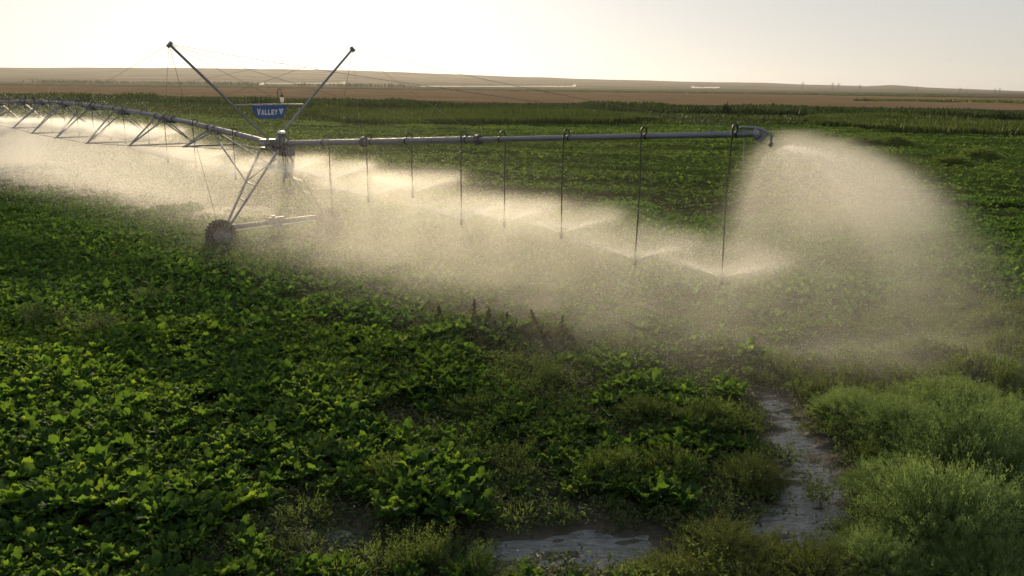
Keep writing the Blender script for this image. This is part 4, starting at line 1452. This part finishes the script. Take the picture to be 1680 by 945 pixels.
all_noz = list(NOZ)
for t in np.arange(-34, -48, -1.6):
    all_noz.append((float(t), random.choice((-0.2, 0.2)), 2.6))
for (t, w, z) in all_noz:
    c = P(t, w, z)
    dist = np.linalg.norm(c - CAM)
    n = 60000
    th = rng.uniform(0, 2 * math.pi, n)
    el = np.radians(rng.normal(24, 5, n))
    sp = rng.uniform(5.5, 9.5, n)
    v0 = np.stack([np.cos(th) * np.cos(el), np.sin(th) * np.cos(el), np.sin(el)], -1) * sp[:, None]
    cls = rng.random(n)
    k = np.where(cls < 0.35, rng.uniform(0.15, 0.4, n), np.where(cls < 0.65, rng.uniform(0.5, 1.1, n), rng.uniform(1.2, 4.0, n)))
    tm = np.where(cls < 0.65, 1.6, 3.6)
    lift = np.where(cls > 0.75, rng.uniform(0.2, 2.2, n) + (0.1 if t < -8 else 0.4), 0)
    gust = rng.normal(0, 1, (n, 1))
    wv = WIND[None] * (0.75 if t < -4 else 0.1) + U[None] * gust * 0.6 - U[None] * (0.0 if t < -4 else 0.6) + np.column_stack([np.zeros(n), np.zeros(n), lift])
    q = fly(np.repeat(c[None], n, 0) + rng.normal(0, 0.015, (n, 3)), v0, k, wv, 72, 0.05, tm, np.where(cls < 0.65, 0.07, 0.20)[:, None])
    ok = q[:, 2] > 0.05
    splat(q[ok], np.where(cls < 0.65, 1.0, np.where(cls < 0.75, 1.7, 0.42))[ok] * (0.52 if t < 6 else 0.92))
    ok &= rng.random(n) < np.where(cls < 0.75, 0.6, 0.75)
    PTS.append(q[ok]); RAD.append((rng.lognormal(math.log(0.0023), 0.40, n) * max(dist / 26, 0.8))[ok])
    # the sheet of water leaving the spray plate
    n = 14000
    th = rng.uniform(0, 2 * math.pi, n); el = np.radians(rng.normal(28, 2.0, n))
    v0 = np.stack([np.cos(th) * np.cos(el), np.sin(th) * np.cos(el), np.sin(el)], -1) * rng.uniform(7.0, 9.0, (n, 1))
    q = fly(np.repeat(c[None], n, 0), v0, np.full(n, 0.25), np.repeat(WIND[None] * 0.5, n, 0), 22, 0.012, np.full(n, 0.24), np.full((n, 1), 0.08))
    splat(q, np.full(n, 0.7))
    PTS.append(q); RAD.append(np.full(n, 0.0030 * max(dist / 26, 0.8)))
cloud('spray', np.concatenate(PTS), np.concatenate(RAD), 'golden water drops flying under the row of hanging sprinklers')

n = 420000
cls = rng.random(n)
# the head throws a fan from level on the outer side round to steeply down on the inner side
ang = np.where(cls < 0.50, rng.normal(R(2), R(3.5), n), np.where(cls < 0.97, R(-118) * rng.random(n) ** 1.7, rng.normal(R(-117), R(3.5), n)))
wide = np.where(cls < 0.50, 0.20, np.where(cls < 0.97, 0.32, 0.08))
dx = np.array([0.985, -0.17, 0.0]); dy = np.array([0.17, 0.985, 0.0])
v0 = unit(dx[None] * np.cos(ang)[:, None] + Z[None] * np.sin(ang)[:, None] + dy[None] * (rng.normal(0, 1, n) * wide)[:, None])
v0 = v0 * np.where(cls < 0.50, rng.uniform(3.8, 7.6, n), np.where(cls < 0.97, rng.uniform(1.8, 5.8, n), rng.uniform(3.0, 6.0, n)))[:, None]
jet = cls > 0.97
k = np.where(rng.random(n) < 0.8, rng.uniform(0.02, 0.22, n), rng.uniform(0.2, 0.8, n))
k[jet] = rng.uniform(0.5, 1.6, jet.sum())
q = fly(np.repeat(ENDP[None], n, 0) + rng.normal(0, 0.02, (n, 3)), v0, k, np.array([0.1, 0.1, 0])[None] + rng.normal(0, 1, (n, 3)) * np.array([0.7, 0.7, 0.0]), 64, 0.036, np.where(jet, 1.3, np.where(rng.random(n) < 0.22, 0.5, 2.2)), np.full((n, 1), 0.12))
ok = q[:, 2] > 0.05
splat(q[ok], (np.where(cls < 0.5, 1.3, 0.75) * np.clip(0.32 + q[:, 2] / 6.5, 0.42, 1.0))[ok])
ok &= rng.random(n) < 0.5
cloud('spray', q[ok], rng.lognormal(math.log(0.0017), 0.35, n)[ok], 'fan of water drops falling from the end of the pipe')

# the fine mist between the drops: a density grid filled from the same flights
G3 = GRID.reshape(GN_[2], GN_[1], GN_[0])
for axis_, reps in ((0, 1), (1, 2), (2, 2)):
    for _ in range(reps):
        pad = np.concatenate([np.take(G3, [0], axis_), G3, np.take(G3, [-1], axis_)], axis_)
        n_ = G3.shape[axis_]
        G3 = 0.25 * np.take(pad, range(0, n_), axis_) + 0.5 * np.take(pad, range(1, n_ + 1), axis_) + 0.25 * np.take(pad, range(2, n_ + 2), axis_)
tt, ww_, zz_ = (np.linspace(G0[i], G1[i], GN_[i]) for i in range(3))
wsp = fbm(tt[None, :] * 0.45 + ww_[:, None] * 0.2, ww_[:, None] * 0.5, 301, 3)[None] * 0.6 + 0.4 * fbm(tt[None, :] * 0.9, zz_[:, None] * 0.8, 302, 3)[:, None, :]
G3 = np.minimum(G3, np.percentile(G3[G3 > 0.01], 96.5) * np.where(tt > 19.0, 3.5, 1.0)) * (0.55 + 0.9 * wsp)
for axis_ in (1, 2):
    n_ = G3.shape[axis_]
    e = np.clip(np.minimum(np.arange(n_), n_ - 1 - np.arange(n_)) / 6, 0, 1)
    sh = [1, 1, 1]; sh[axis_] = n_
    G3 = G3 * e.reshape(sh)
MIST_D = 0.0098
me = bpy.data.meshes.new('mist')
me.vertices.add(G3.size)
gx = np.stack(np.meshgrid(zz_, ww_, tt, indexing='ij')[::-1], -1)
me.vertices.foreach_set('co', gx.reshape(-1, 3).astype(np.float32).ravel())
a_ = me.attributes.new('dens', 'FLOAT', 'POINT'); a_.data.foreach_set('value', G3.astype(np.float32).ravel())
mm, nt, out = nodes('fine_mist')
pv = nt.nodes.new('ShaderNodeVolumePrincipled')
pv.inputs['Color'].default_value = (0.985, 0.96, 0.915, 1)
pv.inputs['Anisotropy'].default_value = 0.66
pv.inputs['Density'].default_value = MIST_D
nt.links.new(pv.outputs[0], out.inputs['Volume'])
me.materials.append(mm)
mo = link('mist', me, None, tuple(T)); mo.rotation_euler = (0, 0, math.atan2(D[1], D[0]))
tag(mo, 'pale mist drifting from the hanging sprinklers', 'mist', kind='stuff')
ng = bpy.data.node_groups.new('mist_grid', 'GeometryNodeTree')
ng.interface.new_socket('Geometry', in_out='INPUT', socket_type='NodeSocketGeometry')
ng.interface.new_socket('Geometry', in_out='OUTPUT', socket_type='NodeSocketGeometry')
gi = ng.nodes.new('NodeGroupInput'); go = ng.nodes.new('NodeGroupOutput')
vc = ng.nodes.new('GeometryNodeVolumeCube')
vc.inputs['Min'].default_value = tuple(G0); vc.inputs['Max'].default_value = tuple(G1)
for i, ax_ in enumerate('XYZ'): vc.inputs['Resolution ' + ax_].default_value = int(GN_[i])
po = ng.nodes.new('GeometryNodeInputPosition')


def vm(op, a, b):
    n_ = ng.nodes.new('ShaderNodeVectorMath'); n_.operation = op
    ng.links.new(a, n_.inputs[0]); n_.inputs[1].default_value = tuple(b)
    return n_.outputs['Value'] if op == 'DOT_PRODUCT' else n_.outputs[0]


v_ = vm('SUBTRACT', po.outputs[0], G0)
v_ = vm('MULTIPLY', v_, (GN_ - 1) / (G1 - G0))
v_ = vm('ADD', v_, (0.5, 0.5, 0.5))
fl_ = ng.nodes.new('ShaderNodeVectorMath'); fl_.operation = 'FLOOR'; ng.links.new(v_, fl_.inputs[0])
ix = vm('DOT_PRODUCT', fl_.outputs[0], (1, float(GN_[0]), float(GN_[0] * GN_[1])))
na_ = ng.nodes.new('GeometryNodeInputNamedAttribute'); na_.data_type = 'FLOAT'; na_.inputs['Name'].default_value = 'dens'
si_ = ng.nodes.new('GeometryNodeSampleIndex'); si_.data_type = 'FLOAT'; si_.domain = 'POINT'; si_.clamp = True
ng.links.new(gi.outputs[0], si_.inputs['Geometry']); ng.links.new(na_.outputs[0], si_.inputs['Value']); ng.links.new(ix, si_.inputs['Index'])
ng.links.new(si_.outputs[0], vc.inputs['Density'])
sm_ = ng.nodes.new('GeometryNodeSetMaterial'); sm_.inputs['Material'].default_value = mm
ng.links.new(vc.outputs[0], sm_.inputs['Geometry']); ng.links.new(sm_.outputs[0], go.inputs[0])
md = mo.modifiers.new('mist_grid', 'NODES'); md.node_group = ng
print('mist grid', G3.max(), np.percentile(G3[G3 > 0.01], [50, 90, 99]))

# stray drops in the air over the near crop
n = 9000
y = rng.uniform(9, 26, n); x = rng.uniform(-0.45, 0.6, n) * y
z = rng.uniform(0.2, 1.7, n)
pw = (np.column_stack([x, y, z]) - T) @ U
k = (pw < 0.5) & (rng.random(n) < np.exp(pw / 7.0))
cloud('spray', np.column_stack([x, y, z])[k], rng.uniform(0.0012, 0.003, n)[k], 'sparse glinting drops in the air over the near crop')

# far sprinkler lines on other fields
def far_spray(px0, px1, py, dist, hgt, n, label, plume=None):
    a = ray(px0, py); b = ray(px1, py)
    a = CAM + a / a[1] * dist; b = CAM + b / b[1] * dist
    u_ = rng.random(n)
    p = a[None] * (1 - u_)[:, None] + b[None] * u_[:, None]
    p[:, 1] += rng.normal(0, 6, n)
    zc_ = np.interp(u_, [0, 1], [a[2], b[2]])
    amp = 0.4 + 0.6 * fbm(u_ * 30, u_ * 0, 7, 3)
    p[:, 2] = zc_ + rng.normal(0, 0.45, n) * hgt * amp
    if plume:
        m_ = int(n * 0.05)
        c = a * (1 - plume) + b * plume
        p[:m_] = c + np.abs(rng.normal(0, 1, (m_, 3))) * np.array([-5, 4, 2.6])
    cloud('distant_spray', p, rng.uniform(0.25, 0.6, n) * dist / 2500, label)


far_spray(120, 432, 138.5, 2500, 0.75, 2600, 'white line of sprinkler spray across the far field on the left', 1.0)
far_spray(436, 566, 136.5, 2500, 0.75, 900, 'white line of sprinkler spray behind the mast on the far field', 1.0)
far_spray(690, 945, 141.5, 2400, 0.9, 1900, 'white line of sprinkler spray on the far field in the middle', 1.0)
far_spray(1135, 1180, 143.5, 2400, 2.4, 700, 'short white patch of sprinkler spray far right of the middle', 0.1)

# ------------------------------------------------------------------ air
HAZE_D = 5.0e-5
m, nt, out = nodes('haze_air')
pv = nt.nodes.new('ShaderNodeVolumePrincipled')
pv.inputs['Color'].default_value = (0.93, 0.92, 0.90, 1)
pv.inputs['Density'].default_value = HAZE_D
pv.inputs['Anisotropy'].default_value = 0.45
nt.links.new(pv.outputs[0], out.inputs['Volume'])
hb_ = MB(); hb_.box((0, 3900, 80), (8600, 0, 0), (0, 4450, 0), (0, 0, 84))
hz = hb_.build('haze', m); tag(hz, kind='stuff')

# ------------------------------------------------------------------ light
SUN_AZ, SUN_EL = -13.0, 11.5
w = bpy.data.worlds.new('World'); scene.world = w; w.use_nodes = True
nt = w.node_tree
bg = nt.nodes['Background']
sky = nt.nodes.new('ShaderNodeTexSky')
sky.sky_type = 'NISHITA'; sky.sun_disc = False
sky.sun_elevation = R(SUN_EL); sky.sun_rotation = R(SUN_AZ)
sky.altitude = 200; sky.air_density = 1.0; sky.dust_density = 1.0; sky.ozone_density = 1.0
hs = N(nt, 'ShaderNodeHueSaturation', Saturation=0.55)
nt.links.new(sky.outputs[0], hs.inputs['Color']); gm = N(nt, 'ShaderNodeGamma', Gamma=0.35)
nt.links.new(hs.outputs[0], gm.inputs[0])
sk = nt.nodes.new('ShaderNodeVectorMath'); sk.operation = 'SCALE'; sk.inputs['Scale'].default_value = 2.2
nt.links.new(gm.outputs[0], sk.inputs[0]); nt.links.new(sk.outputs[0], bg.inputs[0]); bg.inputs[1].default_value = 0.15
sl = bpy.data.lights.new('sun', 'SUN'); sl.energy = 4.5; sl.angle = R(0.5); sl.color = (1.0, 0.79, 0.51)
so = bpy.data.objects.new('sun', sl); COL.objects.link(so)
sv = Vector((math.sin(R(SUN_AZ)) * math.cos(R(SUN_EL)), math.cos(R(SUN_AZ)) * math.cos(R(SUN_EL)), math.sin(R(SUN_EL))))
so.rotation_euler = sv.to_track_quat('Z', 'Y').to_euler()
so.location = (0, 0, 60)

# ------------------------------------------------------------------ render
scene.render.engine = 'CYCLES'
cy = scene.cycles
cy.max_bounces = 7; cy.diffuse_bounces = 3; cy.glossy_bounces = 3; cy.transmission_bounces = 4; cy.volume_bounces = 1; cy.transparent_max_bounces = 8
cy.sample_clamp_indirect = 4.0
cy.use_denoising = True; cy.denoiser = 'OPENIMAGEDENOISE'
cy.volume_step_rate = 7.0; cy.volume_max_steps = 256
cy.use_adaptive_sampling = True; cy.adaptive_threshold = 0.02
cy.caustics_reflective = False; cy.caustics_refractive = False
vs = scene.view_settings
vs.view_transform = 'Standard'; vs.look = 'None'; vs.exposure = 0.0; vs.gamma = 1.0
